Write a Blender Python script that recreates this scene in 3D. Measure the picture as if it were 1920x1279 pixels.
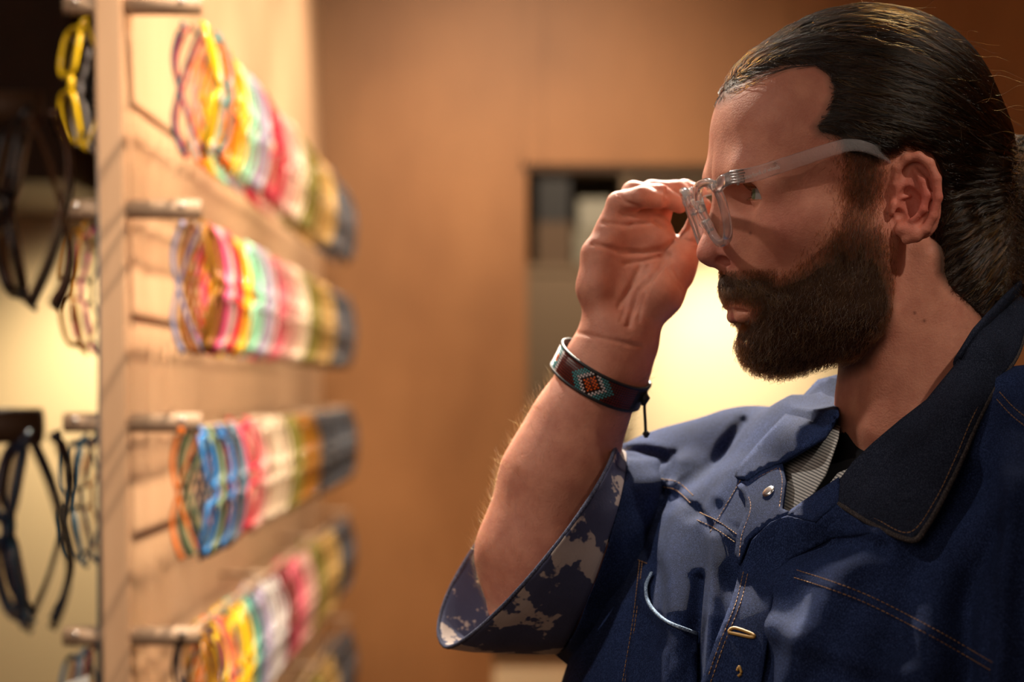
import bpy, bmesh, math, random
import numpy as np
from mathutils import Vector, Matrix
from mathutils.bvhtree import BVHTree
random.seed(7); rng = np.random.default_rng(7)
SC = bpy.context.scene
COL = SC.collection
for o in list(bpy.data.objects): bpy.data.objects.remove(o)

# ------------------------------------------------------------ camera, world, lights, exposure
F = 85.0/36.0*1920.0          # focal length in pixels of the 1920 px frame
HY = 727.0; CZ = 1.55         # horizon row, camera height
def P(px, py, D):             # a point of the place, D metres in front of the lens plane
    return Vector(((px-960.0)/F*D, D, CZ+(HY-py)/F*D))
cam_d = bpy.data.cameras.new('camera'); cam = bpy.data.objects.new('camera', cam_d); COL.objects.link(cam)
cam.location = (0, 0, CZ); cam.rotation_euler = (math.pi/2, 0, 0)
cam_d.lens = 85; cam_d.sensor_width = 36; cam_d.shift_y = (HY-639.5)/1920.0
cam_d.clip_start = 0.05; cam_d.clip_end = 60
cam_d.dof.use_dof = True; cam_d.dof.focus_distance = 1.605; cam_d.dof.aperture_fstop = 5.0
SC.camera = cam
SC.view_settings.view_transform = 'Standard'; SC.view_settings.look = 'None'
SC.view_settings.exposure = 0.0; SC.view_settings.gamma = 1.0; SC.view_settings.use_curve_mapping = False
SC.cycles.use_denoising = True
SC.cycles.max_bounces = 8; SC.cycles.transparent_max_bounces = 16
SC.cycles.sample_clamp_indirect = 4.0
W = bpy.data.worlds.new('world'); SC.world = W; W.use_nodes = True
W.node_tree.nodes['Background'].inputs[0].default_value = (1.0, 0.80, 0.62, 1)
W.node_tree.nodes['Background'].inputs[1].default_value = 0.09
def light(name, typ, loc, target, power, color, size=0.1, angle=60, blend=0.5, size_y=None):
    d = bpy.data.lights.new(name, typ); o = bpy.data.objects.new(name, d); COL.objects.link(o)
    o.location = loc; o.rotation_euler = (Vector(target)-Vector(loc)).to_track_quat('-Z', 'Y').to_euler()
    d.energy = power; d.color = color
    if typ == 'SPOT':
        d.spot_size = math.radians(angle); d.spot_blend = blend; d.shadow_soft_size = size
    elif typ == 'AREA':
        d.size = size
        if size_y: d.shape = 'RECTANGLE'; d.size_y = size_y
    return o
WARM = (1.0, 0.80, 0.58)
# ceiling spots that wash the display panel
for k, y in enumerate((2.3, 3.0, 3.7, 4.4)):
    light('panel_spot', 'SPOT', (0.40, y, 2.85), (-0.42, y+0.10, 1.60), (250, 215, 180, 120)[k], WARM, 0.012, 62, 0.9)
light('post_fill', 'SPOT', (-0.05, 0.9, 2.85), (-0.42, 2.5, 1.50), 130, (1.0, 0.84, 0.66), 0.03, 36, 1.0)  # added lamp that brightens the camera side of the post
# spot behind and to the left of the man: rim on hand, nose, forehead, hair
light('key_spot', 'SPOT', (-0.50, 2.60, 2.70), (0.20, 1.74, 1.50), 340, (1.0, 0.86, 0.70), 0.03, 50, 0.6)
light('head_spot', 'SPOT', (0.70, 2.45, 2.9), (0.32, 1.68, 1.68), 26, (1.0, 0.88, 0.74), 0.03, 30, 0.8)
light('hair_light', 'SPOT', (1.0, 0.75, 2.75), (0.325, 1.6, 1.69), 45, (1.0, 0.88, 0.74), 0.02, 11, 0.9)  # added narrow lamp for the highlights on the hair
light('front_spot', 'SPOT', (-1.0, 1.2, 2.75), (0.08, 1.76, 1.44), 44, (1.0, 0.90, 0.80), 0.05, 27, 0.9)
light('hand_back_light', 'SPOT', (0.10, 3.05, 2.90), (0.115, 1.76, 1.60), 1000, (1.0, 0.88, 0.72), 0.02, 13, 0.8)  # added back light, makes the tops of the fingers bright
light('shop_fill', 'AREA', (-1.1, -0.9, 2.3), (0.1, 1.7, 1.5), 14, (1.0, 0.76, 0.62), 1.6)
# wall washer in the room beyond the opening, and one on the plywood wall
light('back_room_spot', 'SPOT', (0.66, 7.30, 2.12), (0.66, 7.8, 1.55), 75, (1.0, 0.86, 0.62), 0.05, 78, 1.0)
light('wall_spot', 'SPOT', (0.0, 3.7, 2.8), (-0.05, 5.2, 1.35), 155, WARM, 0.1, 80, 1.0)
light('left_room_spot', 'SPOT', (-0.95, 5.75, 1.98), (-0.95, 6.2, 1.30), 85, (1.0, 0.82, 0.52), 0.1, 120, 1.0)
light('cupboard_fill', 'SPOT', (0.25, 5.7, 2.7), (0.14, 6.9, 1.8), 110, WARM, 0.1, 60, 1.0)  # added lamp that lightens the dark inside of the cupboard

# ------------------------------------------------------------ materials
MATS = {}; LOCAL = set()
def mat(name, color, rough=0.6, metal=0.0, spec=0.5, sss=0.0, trans=0.0, ior=1.45, coat=0.0, sheen=0.0):
    if name in MATS: return MATS[name]
    m = bpy.data.materials.new(name); m.use_nodes = True
    b = m.node_tree.nodes['Principled BSDF']
    b.inputs['Base Color'].default_value = (*color, 1)
    b.inputs['Roughness'].default_value = rough; b.inputs['Metallic'].default_value = metal
    b.inputs['Specular IOR Level'].default_value = spec
    b.inputs['Transmission Weight'].default_value = trans; b.inputs['IOR'].default_value = ior
    b.inputs['Coat Weight'].default_value = coat; b.inputs['Sheen Weight'].default_value = sheen
    if sss:
        b.inputs['Subsurface Weight'].default_value = sss
        b.inputs['Subsurface Radius'].default_value = (1.0, 0.35, 0.2); b.inputs['Subsurface Scale'].default_value = 0.006
    MATS[name] = m; return m
def nodes(m): return m.node_tree.nodes, m.node_tree.links, m.node_tree.nodes['Principled BSDF']
def noise(m, scale, stretch=(1,1,1), detail=4, rough=0.6, coord='Object'):
    N, L, b = nodes(m)
    tc = N.new('ShaderNodeTexCoord'); mp = N.new('ShaderNodeMapping'); mp.inputs['Scale'].default_value = stretch
    L.new(tc.outputs[coord], mp.inputs[0])
    n = N.new('ShaderNodeTexNoise'); n.inputs['Scale'].default_value = scale; n.inputs['Detail'].default_value = detail
    n.inputs['Roughness'].default_value = rough; L.new(mp.outputs[0], n.inputs['Vector']); return n
def ramp(m, src, stops):
    N, L, b = nodes(m); r = N.new('ShaderNodeValToRGB')
    e = r.color_ramp.elements
    while len(e) < len(stops): e.new(0.5)
    for i, (p, c) in enumerate(stops): e[i].position = p; e[i].color = (*c, 1)
    L.new(src, r.inputs[0]); return r
def bump(m, src, dist, strength=1.0):
    N, L, b = nodes(m); bn = N.new('ShaderNodeBump'); bn.inputs['Distance'].default_value = dist
    bn.inputs['Strength'].default_value = strength; L.new(src, bn.inputs['Height'])
    if b.inputs['Normal'].is_linked: L.new(b.inputs['Normal'].links[0].from_socket, bn.inputs['Normal'])
    L.new(bn.outputs[0], b.inputs['Normal'])
def wood(name, c1, c2, scale=6, stretch=(6,6,0.6), rough=0.55):
    m = mat(name, c1, rough)
    n = noise(m, scale, stretch, 6, 0.65); r = ramp(m, n.outputs[0], [(0.3, c2), (0.7, c1)])
    nodes(m)[1].new(r.outputs[0], nodes(m)[2].inputs['Base Color']); bump(m, n.outputs[0], 0.001, 0.4)
    return m

# ------------------------------------------------------------ object helpers
def finish(o, parent=None, label=None, cat=None, group=None, kind=None):
    COL.objects.link(o)
    if parent is not None: o.parent = parent; o.matrix_parent_inverse = Matrix.Translation(-parent.location) if parent.type == 'EMPTY' and parent.name not in LOCAL else Matrix()
    if label: o['label'] = label
    if cat: o['category'] = cat
    if group: o['group'] = group
    if kind: o['kind'] = kind
    return o
def from_np(name, v, f, m, parent=None, smooth=True, **kw):
    me = bpy.data.meshes.new(name)
    me.from_pydata([tuple(map(float, q)) for q in v] if not isinstance(v, np.ndarray) else v.tolist(), [], f.tolist() if isinstance(f, np.ndarray) else f)
    if smooth: me.polygons.foreach_set('use_smooth', [True]*len(me.polygons))
    for mm in (m if isinstance(m, (list, tuple)) else [m]): me.materials.append(mm)
    me.update()
    return finish(bpy.data.objects.new(name, me), parent, **kw)
def from_bm(name, bm, m, parent=None, smooth=False, **kw):
    me = bpy.data.meshes.new(name); bmesh.ops.recalc_face_normals(bm, faces=bm.faces); bm.to_mesh(me); bm.free()
    if smooth: me.polygons.foreach_set('use_smooth', [True]*len(me.polygons))
    for mm in (m if isinstance(m, (list, tuple)) else [m]): me.materials.append(mm)
    return finish(bpy.data.objects.new(name, me), parent, **kw)
def empty(name, loc, label=None, cat=None, group=None, rot=None):
    e = bpy.data.objects.new(name, None); e.location = loc; e.empty_display_size = 0.05
    if rot: e.rotation_euler = rot
    return finish(e, None, label, cat, group)
def box_bm(lo, hi, bev=0.0, bm=None):
    bm2 = bmesh.new(); bmesh.ops.create_cube(bm2, size=1)
    lo, hi = Vector(lo), Vector(hi)
    for v in bm2.verts: v.co = Vector([(lo[i]+hi[i])/2 + v.co[i]*(hi[i]-lo[i]) for i in range(3)])
    if bev: bmesh.ops.bevel(bm2, geom=bm2.edges[:], offset=bev, segments=2, affect='EDGES')
    if bm is None: return bm2
    me = bpy.data.meshes.new('t'); bm2.to_mesh(me); bm2.free(); bm.from_mesh(me); bpy.data.meshes.remove(me); return bm
def tube(pts, rad, n=8, closed=False, flat=None, ups=None):
    """swept tube as verts, faces; rad scalar or list (or (a,b) pairs: half width along up, half along side)"""
    pts = [Vector(p) for p in pts]; k = len(pts); V = []; Fc = []
    for i, p in enumerate(pts):
        a = pts[(i-1) % k] if (i > 0 or closed) else pts[i]; b = pts[(i+1) % k] if (i < k-1 or closed) else pts[i]
        t = (b-a).normalized()
        up = Vector(ups[i] if isinstance(ups, list) else ups) if ups is not None else (Vector((0,0,1)) if abs(t.z) < 0.9 else Vector((1,0,0)))
        s = t.cross(up).normalized(); u = s.cross(t).normalized()
        r = rad[i] if isinstance(rad, (list, tuple)) else rad
        ra, rb = r if isinstance(r, (list, tuple)) else (r, r)
        for j in range(n):
            an = 2*math.pi*j/n; ca, sa = math.cos(an), math.sin(an)
            if flat: ca = math.copysign(abs(ca)**flat, ca); sa = math.copysign(abs(sa)**flat, sa)
            V.append(p+u*ra*ca+s*rb*sa)
    for i in range(k if closed else k-1):
        for j in range(n):
            a = i*n+j; b = i*n+(j+1) % n; c = ((i+1) % k)*n+(j+1) % n; d = ((i+1) % k)*n+j
            Fc.append((a, b, c, d))
    if not closed: Fc.append(tuple(range(n))[::-1]); Fc.append(tuple((k-1)*n+j for j in range(n)))
    return V, Fc
def merge(parts):
    V = []; Fc = []
    for v, f in parts:
        o = len(V); V += list(v); Fc += [tuple(i+o for i in q) for q in f]
    return V, Fc
def smooth_line(pts, n=8):
    """Catmull-Rom resample of tuples"""
    p = [np.array(q, float) for q in pts]; p = [2*p[0]-p[1]]+p+[2*p[-1]-p[-2]]; out = []
    for i in range(1, len(p)-2):
        for k in range(n):
            t = k/n; out.append(0.5*((2*p[i])+(-p[i-1]+p[i+1])*t+(2*p[i-1]-5*p[i]+4*p[i+1]-p[i+2])*t*t+(-p[i-1]+3*p[i]-3*p[i+1]+p[i+2])*t**3))
    out.append(p[-2]); return out

# ------------------------------------------------------------ signed distance modelling
def cap(p, a, b, ra, rb=None):
    rb = ra if rb is None else rb
    a = np.asarray(a, np.float32); b = np.asarray(b, np.float32); ba = b-a; pa = p-a
    h = np.clip(pa@ba/max(float(ba@ba), 1e-12), 0, 1)
    return np.linalg.norm(pa-h[:, None]*ba, axis=1)-(ra+(rb-ra)*h)
def ell(p, c, r, ang=0, M=None):
    q = p-np.asarray(c, np.float32)
    if ang:
        a = math.radians(ang); ca, sa = math.cos(a), math.sin(a)
        q = np.stack([q[:, 0]*ca+q[:, 1]*sa, -q[:, 0]*sa+q[:, 1]*ca, q[:, 2]], 1)
    if M is not None: q = q@np.asarray(M, np.float32).T
    r = np.asarray(r, np.float32)
    k0 = np.linalg.norm(q/r, axis=1); k1 = np.linalg.norm(q/(r*r), axis=1)
    return k0*(k0-1)/np.maximum(k1, 1e-9)
def smin(a, b, k):
    h = np.maximum(k-np.abs(a-b), 0)/k
    return np.minimum(a, b)-h*h*k*0.25
def smax(a, b, k): return -smin(-a, -b, k)
def chain(p, pts, rad, k):
    d = None
    for i in range(len(pts)-1):
        e = cap(p, pts[i], pts[i+1], rad[i], rad[i+1]); d = e if d is None else smin(d, e, k)
    return d
def polysd(x, y, poly):
    d = np.full(x.shape, 1e9, np.float32); s = np.ones(x.shape, np.float32); n = len(poly)
    for i in range(n):
        ax, ay = poly[i]; bx, by = poly[(i+1) % n]; ex, ey = bx-ax, by-ay
        wx, wy = x-ax, y-ay; t = np.clip((wx*ex+wy*ey)/(ex*ex+ey*ey+1e-9), 0, 1)
        d = np.minimum(d, (wx-ex*t)**2+(wy-ey*t)**2)
        c1 = y >= ay; c2 = y < by; c3 = ex*wy > ey*wx
        s = np.where((c1 & c2 & c3) | (~c1 & ~c2 & ~c3), -s, s)
    return s*np.sqrt(d)
def polyline_d(x, y, pts):
    d = np.full(x.shape, 1e9)
    for (ax, ay), (bx, by) in zip(pts[:-1], pts[1:]):
        ex, ey = bx-ax, by-ay; t = np.clip(((x-ax)*ex+(y-ay)*ey)/(ex*ex+ey*ey+1e-9), 0, 1)
        d = np.minimum(d, np.hypot(x-ax-ex*t, y-ay-ey*t))
    return d
def evalf(f, p, ch=400000):
    return np.concatenate([f(p[i:i+ch]) for i in range(0, len(p), ch)]) if len(p) else np.zeros(0, np.float32)
def mesh_sdf(f, lo, hi, h, newton=2, B=8):
    lo = np.array(lo, np.float32); hi = np.array(hi, np.float32)
    nb = np.ceil((hi-lo)/(h*B)).astype(int)
    g = np.stack(np.meshgrid(*[np.arange(n) for n in nb], indexing='ij'), -1).reshape(-1, 3)
    cen = lo+(g+0.5)*h*B
    d = evalf(f, cen.astype(np.float32))
    g = g[np.abs(d) < h*B*1.35]
    ax = np.arange(B+1); off = np.stack(np.meshgrid(ax, ax, ax, indexing='ij'), -1).reshape(-1, 3)
    idx = (g[:, None, :]*B+off[None]).reshape(-1, 3)
    val = evalf(f, (lo+idx*h).astype(np.float32)).reshape(len(g), B+1, B+1, B+1)
    dims = nb*B+1
    def gid(c): return (c[..., 0].astype(np.int64)*dims[1]+c[..., 1])*dims[2]+c[..., 2]
    ins = val < 0
    # active cells
    c8 = [(i, j, k) for i in (0, 1) for j in (0, 1) for k in (0, 1)]
    sl = lambda A, i, j, k: A[:, i:i+B, j:j+B, k:k+B]
    cnt = sum(sl(ins, *c).astype(np.int8) for c in c8)
    act = (cnt > 0) & (cnt < 8)
    bi, ci, cj, ck = np.nonzero(act)
    corner = np.stack([val[bi, ci+i, cj+j, ck+k] for i, j, k in c8], 1)
    cof = np.array(c8, np.float32)
    acc = np.zeros((len(bi), 3), np.float32); n = np.zeros(len(bi), np.float32)
    for a in range(8):
        for b in range(a+1, 8):
            if np.abs(cof[a]-cof[b]).sum() == 1:
                va, vb = corner[:, a], corner[:, b]; m = (va < 0) != (vb < 0)
                t = np.where(m, va/np.where(m, va-vb, 1), 0)
                acc += np.where(m[:, None], cof[a]+(cof[b]-cof[a])*t[:, None], 0); n += m
    cell = g[bi]*B+np.stack([ci, cj, ck], 1)
    V = lo+(cell+acc/n[:, None])*h
    ids = gid(cell); o = np.argsort(ids); sid = ids[o]; V = V[o].astype(np.float32)
    Q = []
    for axs in range(3):
        e = [0, 0, 0]; e[axs] = 1
        A = ins[:, :B, :B, :B]; Bv = ins[:, e[0]:B+e[0], e[1]:B+e[1], e[2]:B+e[2]]
        bi, ci, cj, ck = np.nonzero(A != Bv)
        flip = A[bi, ci, cj, ck]
        base = g[bi]*B+np.stack([ci, cj, ck], 1)
        u, w = (axs+1) % 3, (axs+2) % 3
        du = np.zeros(3, int); du[u] = 1; dw = np.zeros(3, int); dw[w] = 1
        quad = np.stack([gid(base-du-dw), gid(base-dw), gid(base), gid(base-du)], 1)
        pos = np.searchsorted(sid, quad); pos = np.minimum(pos, len(sid)-1)
        ok = (sid[pos] == quad).all(1) & (base-du-dw >= 0).all(1)
        pos = pos[ok]; fl = flip[ok]
        pos[~fl] = pos[~fl][:, ::-1]; Q.append(pos)
    Q = np.concatenate(Q)
    for _ in range(newton):
        d = evalf(f, V); G = np.stack([evalf(f, V+np.eye(3, dtype=np.float32)[a]*h*0.5)-evalf(f, V-np.eye(3, dtype=np.float32)[a]*h*0.5) for a in range(3)], 1)/h
        gn = np.maximum((G*G).sum(1), 0.05); V = V-np.clip(d/gn, -h*0.5, h*0.5)[:, None]*G
    return V, Q
def grad(f, V, e):
    I = np.eye(3, dtype=np.float32)
    G = np.stack([evalf(f, V+I[a]*e)-evalf(f, V-I[a]*e) for a in range(3)], 1)
    return G/np.maximum(np.linalg.norm(G, axis=1, keepdims=True), 1e-9)
def to_px(V):
    V = np.asarray(V, float); return 960+F*V[:, 0]/V[:, 1], HY-F*(V[:, 2]-CZ)/V[:, 1]
def vcolor(o, name, arr):
    a = o.data.attributes.new(name, 'FLOAT_COLOR', 'POINT'); c = np.ones((len(arr), 4), np.float32); c[:, :3] = arr
    a.data.foreach_set('color', c.ravel())
def strands(name, pts, rad, m, parent, **kw):
    """pts (N,K,3) world, rad (N,K) -> hair curves"""
    N_, K = pts.shape[:2]
    cu = bpy.data.hair_curves.new(name); cu.add_curves([K]*N_)
    cu.attributes['position'].data.foreach_set('vector', pts.reshape(-1).astype(np.float32))
    ra = cu.attributes.get('radius') or cu.attributes.new('radius', 'FLOAT', 'POINT')
    ra.data.foreach_set('value', np.broadcast_to(rad, (N_, K)).reshape(-1).astype(np.float32))
    cu.materials.append(m)
    return finish(bpy.data.objects.new(name, cu), parent, **kw)
# ============================================================ THE MAN
D0 = 1.66; S = D0/F; TH = math.radians(12); CT, ST = math.cos(TH), math.sin(TH)
HC = P(1560, 400, D0)
HU = np.array([CT, ST, 0]); HV = np.array([0, 0, -1.0]); HW = np.array([ST, -CT, 0])
def HL(px, py, w=0.0):        # head coordinates (back, down, towards the near side), 1 unit = 0.366 mm
    q = (px-960.0)/F
    u = (q*D0-HC.x-S*w*ST-S*w*CT*q)/(S*(CT-q*ST))
    y = D0+S*(u*ST-w*CT); z = CZ+(HY-py)/F*y
    return (u, (HC.z-z)/S, w)
HM = np.stack([HU, HV, HW])*S
def h2w(V): return np.asarray(V)@HM+np.array(HC)
def w2h(V): return (np.asarray(V, float)-np.array(HC))@np.linalg.inv(HM)
def hp(px, py, w): return Vector(h2w(np.array([HL(px, py, w)]))[0].tolist())
def ctr(c): return HL(*c)
EYE = np.array(HL(1443, 365, 88), np.float32); ER = 33.0

def head_core(p):             # p: head coordinates, already |w|
    c = lambda *a: np.array(HL(*a), np.float32)
    d = ell(p, c(1600, 262, 0), (252, 222, 204))
    d = smin(d, ell(p, c(1452, 262, 0), (108, 130, 150)), 60)
    d = smin(d, ell(p, c(1482, 440, 0), (136, 190, 138)), 50)
    d = smin(d, ell(p, c(1500, 418, 112), (72, 52, 52)), 50)
    d = smin(d, ell(p, c(1545, 560, 0), (130, 100, 138)), 50)
    d = smin(d, cap(p, c(1640, 440, 130), c(1625, 565, 112), 52, 42), 50)
    d = smin(d, cap(p, c(1620, 590, 108), c(1455, 642, 30), 36, 34), 40)
    d = smin(d, ell(p, c(1444, 640, 0), (43, 42, 56)), 30)
    d = smin(d, ell(p, c(1432, 548, 0), (68, 66, 78)), 40)
    # brow ridge, eye socket
    d = smin(d, chain(p, [c(1378, 328, 22), c(1398, 324, 88), c(1450, 346, 132)], (24, 17, 14), 20), 60)
    d = smax(d, -ell(p, c(1392, 366, 72), (40, 26, 46), 0), 26)
    # nose
    n = cap(p, c(1362, 352, 0), c(1334, 452, 0), 16, 19)
    n = smin(n, cap(p, c(1378, 400, 14), c(1372, 470, 26), 18, 22), 22)
    n = smin(n, ell(p, c(1330, 474, 0), (24, 23, 25)), 16)
    n = smin(n, ell(p, c(1384, 466, 33), (24, 21, 18)), 9)
    n = smin(n, cap(p, c(1336, 490, 0), c(1374, 502, 0), 10, 12), 10)
    d = smin(d, n, 20)
    d = smax(d, -ell(p, c(1359, 489, 25), (18, 9.5, 16), 6), 3)
    d = smax(d, -cap(p, c(1398, 470, 44), c(1408, 500, 50), 3, 5), 12)
    # lips
    d = smin(d, chain(p, [c(1380, 572, 0), c(1384, 573, 26), c(1418, 580, 56)], (10, 9, 4), 8), 8)
    d = smin(d, chain(p, [c(1386, 594, 0), c(1390, 593, 24), c(1420, 584, 54)], (12, 11, 4), 8), 8)
    d = smax(d, -chain(p, [c(1366, 581, 0), c(1374, 582, 26), c(1420, 583, 58)], (2.6, 2.6, 2), 3), 5)
    d = smax(d, -ell(p, c(1388, 622, 0), (14, 12, 34)), 14)
    # eyelids
    q = p-EYE; r = np.linalg.norm(q, axis=1)+1e-6
    az = np.degrees(np.arctan2(q[:, 2], -q[:, 0])); el = np.degrees(np.arcsin(np.clip(-q[:, 1]/r, -1, 1)))
    t = (az-13)/70.0; sh = np.sqrt(np.clip(1-t*t, 0, 1))
    up = 19*sh-az*0.05; lo = -15*sh-az*0.08-1
    op = np.maximum(el-up, lo-el)*0.6; op = np.maximum(op, (np.abs(t)-1)*30)
    lid = r-(ER+3.4)-1.5*np.exp(-((el-up-8)/6)**2)
    d = smin(d, lid, 7)
    crease = np.maximum(np.abs(el-up-20)*0.6-1.2, np.abs(r-ER-5)-5)
    d = np.where(np.abs(az-13) < 62, smax(d, -crease, 4), d)
    wedge = np.maximum(op, np.maximum(r-(ER+14), (np.abs(az-8)-82)*0.6))
    d = smax(d, -wedge, 2.0)
    d = smin(d, np.where(r > 30, np.maximum(r-(ER-1.5), -999), 999)*1.0, 0.5)
    return d
EARM = Matrix.Rotation(math.radians(-14), 3, 'Y')
def ear_sdf(p):
    def e(px, py, dw=0.0):
        w = 186+max(0, (px-1672))*0.42+dw
        return np.array(HL(px, py, w), np.float32)
    helix = [e(1690, 372, -8), e(1678, 345), e(1683, 315, 4), e(1700, 297, 6), e(1722, 293, 6), e(1743, 306, 6), e(1756, 335, 5), e(1759, 370, 3), e(1750, 405, 0), e(1736, 430, -2), e(1718, 444, -3), e(1700, 449, -4)]
    d = chain(p, helix, [6, 6, 7.5, 8.5, 8.5, 8.5, 8.5, 8, 7.5, 8, 9, 9], 5)
    # the shell behind, tilted outwards to the back
    a = math.atan(0.42); M = np.array([[math.cos(a), 0, math.sin(a)], [0, 1, 0], [-math.sin(a), 0, math.cos(a)]], np.float32)
    b = math.radians(-12); R = np.array([[math.cos(b), math.sin(b), 0], [-math.sin(b), math.cos(b), 0], [0, 0, 1]], np.float32)
    d = smin(d, ell(p, e(1718, 368, -9), (42, 78, 7), M=R@M), 7)
    d = smin(d, chain(p, [e(1714, 318, -3), e(1731, 340, -1), e(1738, 366, 0), e(1730, 392, 0), e(1712, 412, -1)], [5, 7, 8, 8, 8], 5), 6)
    d = smin(d, cap(p, e(1690, 430, -5), e(1712, 434, -4), 13, 12), 10)
    d = smin(d, cap(p, e(1676, 384, 0), e(1674, 398, 0), 8, 8), 6)
    d = smin(d, ell(p, e(1700, 370, -30), (34, 60, 26)), 16)
    d = smax(d, -ell(p, e(1706, 380, -2), (22, 30, 15), -18), 5)
    d = smax(d, -ell(p, e(1690, 402, -2), (13, 12, 14)), 5)
    d = smin(d, cap(p, e(1688, 371, -7), e(1706, 368, -12), 3.6, 2.5), 5)
    d = smax(d, -ell(p, e(1700, 326, 1), (7, 15, 6), 20), 4)
    return d
_n1 = np.array(HL(1712, 560, 0), np.float32); _n2 = np.array(HL(1722, 950, 0), np.float32)
def neck_sdf(q):              # true w, not mirrored
    c = lambda *a: np.array(HL(*a), np.float32)
    d = ell(q, c(1712, 700, 0), (140, 400, 146))
    d = smin(d, ell(q, c(1608, 772, -22), (34, 60, 34)), 40)
    d = smin(d, cap(q, c(1738, 480, 138), c(1640, 800, 70), 22, 18), 60)
    d = smin(d, cap(q, c(1738, 480, -138), c(1630, 800, -90), 22, 18), 60)
    return d
def head_sdf(q):
    p = q.copy(); p[:, 2] = np.abs(p[:, 2])
    d = head_core(p)
    d = smin(d, neck_sdf(q), 40)
    d = smin(d, ear_sdf(p), 6)
    return d
# hair outline (side view, head coordinates), beard outline
def pl(pts): return [HL(x, y, w)[:2] for x, y, w in pts]
HAIR = pl([(1320, 206, 0), (1352, 203, 20), (1382, 178, 40), (1420, 155, 70), (1470, 138, 95), (1512, 133, 110), (1533, 150, 125), (1540, 178, 140), (1528, 212, 150), (1510, 240, 155), (1522, 262, 160), (1562, 272, 165), (1580, 300, 172), (1640, 312, 180), (1672, 300, 190), (1700, 284, 195), (1745, 292, 195), (1768, 330, 195), (1772, 400, 190), (1758, 460, 185), (1757, 515, 170), (1790, 555, 150), (1860, 620, 100), (2100, 660, 60), (2100, -200, 0), (1300, -200, 0)])
BEARD = pl([(1572, 255, 172), (1582, 340, 172), (1592, 378, 172), (1575, 425, 168), (1545, 468, 160), (1500, 503, 145), (1462, 520, 110), (1440, 505, 70), (1400, 503, 40), (1330, 506, 0), (1320, 572, 0), (1372, 570, 0), (1392, 572, 30), (1408, 580, 50), (1402, 597, 44), (1388, 603, 10), (1360, 606, 0), (1350, 780, 0), (1560, 730, 0), (1640, 690, 100), (1676, 625, 150), (1686, 560, 160), (1668, 480, 175), (1655, 430, 180), (1652, 380, 180), (1650, 262, 180)])
def skull(p): return ell(p, np.array(HL(1600, 262, 0), np.float32), (252, 222, 204))
def hair_sdf(q):
    p = q.copy(); p[:, 2] = np.abs(p[:, 2])
    c = lambda *a: np.array(HL(*a), np.float32)
    d = smin(ell(p, c(1600, 262, 0), (252, 222, 204)), ell(p, c(1452, 262, 0), (108, 130, 150)), 60)-9
    d = smin(d, ell(p, c(1640, 232, 0), (232, 216, 206)), 40)
    d = smin(d, ell(p, c(1800, 330, 0), (92, 150, 150)), 40)
    d = smin(d, ell(p, c(1812, 480, 0), (64, 130, 128)), 50)
    d = smin(d, np.maximum(ell(p, c(1718, 700, 0), (150, 400, 158)), np.maximum(p[:, 1]-HL(1800, 640)[1], HL(1700, 400)[1]-p[:, 1])), 40)
    d = smin(d, cap(p, c(1775, 420, 120), c(1790, 500, 105), 46, 40), 40)
    b = polysd(p[:, 0], p[:, 1], HAIR)
    fr = np.clip((HL(1500, 150)[0]-p[:, 0])/60.0, 0, 1)*9; b = b-fr
    d = d+12*np.exp(np.minimum(b+9+fr, 0)/14.0)       # thins out towards the hairline
    # locks: shallow furrows that run back from the hairline
    a = np.arctan2(p[:, 1]-HL(1930, 340)[1], np.abs(p[:, 0]-HL(1960, 340)[0])+30)
    d = d+0.7*np.sin(a*70+p[:, 2]*0.05+p[:, 0]*0.01)+0.5*np.sin(a*121+p[:, 0]*0.02+p[:, 2]*0.09)+1.5
    return smax(d, b+8, 8)
def bun_sdf(q):
    c = lambda *a: np.array(HL(*a), np.float32)
    d = ell(q, c(1950, 345, 10), (70, 84, 80))
    d = smin(d, cap(q, c(1840, 340, 0), c(1940, 350, 0), 92, 76), 40)
    d = smin(d, cap(q, c(1935, 380, 10), c(1900, 520, 20), 62, 46), 40)
    return d+3*np.sin(q[:, 1]*0.09+q[:, 0]*0.05)*np.sin(q[:, 2]*0.07+q[:, 0]*0.06)
def clump(p, a, f):
    x, y, z = p[:, 0]*f, p[:, 1]*f*0.45, p[:, 2]*f
    return a*(np.sin(x+1.7*np.sin(z*0.7+y))*np.sin(z*1.3+1.3*np.sin(x*0.8-y*1.4))+0.5*np.sin(2.3*x+y*1.9+2*np.sin(z*1.9))*np.sin(2.1*z-y+1.5*np.sin(x*1.7)))
def beard_sdf(q):
    p = q.copy(); p[:, 2] = np.abs(p[:, 2])
    c = lambda *a: np.array(HL(*a), np.float32)
    b = polysd(p[:, 0], p[:, 1], BEARD)
    t = np.clip((-b-10)/34.0, 0, 1); t = t*t*(3-2*t)
    thick = t*np.clip((p[:, 1]-HL(1500, 425)[1])/170.0, 0, 1)*(4+9*np.clip((p[:, 1]-HL(1500, 470)[1])/130.0, 0, 1))
    d = head_core(p)-thick+1.0
    ch = ell(p, c(1470, 632, 0), (76, 60, 84)); ch = smin(ch, ell(p, c(1440, 654, 0), (43, 38, 58)), 20)
    ch = smin(ch, cap(p, c(1486, 656, 20), c(1590, 634, 100), 38, 36), 30)
    mu = cap(p, c(1368, 530, 4), c(1412, 552, 56), 19, 13)
    ch = np.minimum(ch, mu)
    ch = smax(ch, b+9, 22)
    d = smin(smax(d, b+8, 8), ch, 16)+clump(p, 1.3, 0.16)*t+1.2*(1-np.clip((p[:, 1]-HL(1500, 425)[1])/170.0, 0, 1))
    return d
person = empty('person', (P(1720, 900, 1.7).x, 1.7, 0.0), 'bearded man in a dark denim jacket holding clear spectacles to his face', 'person')
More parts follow.
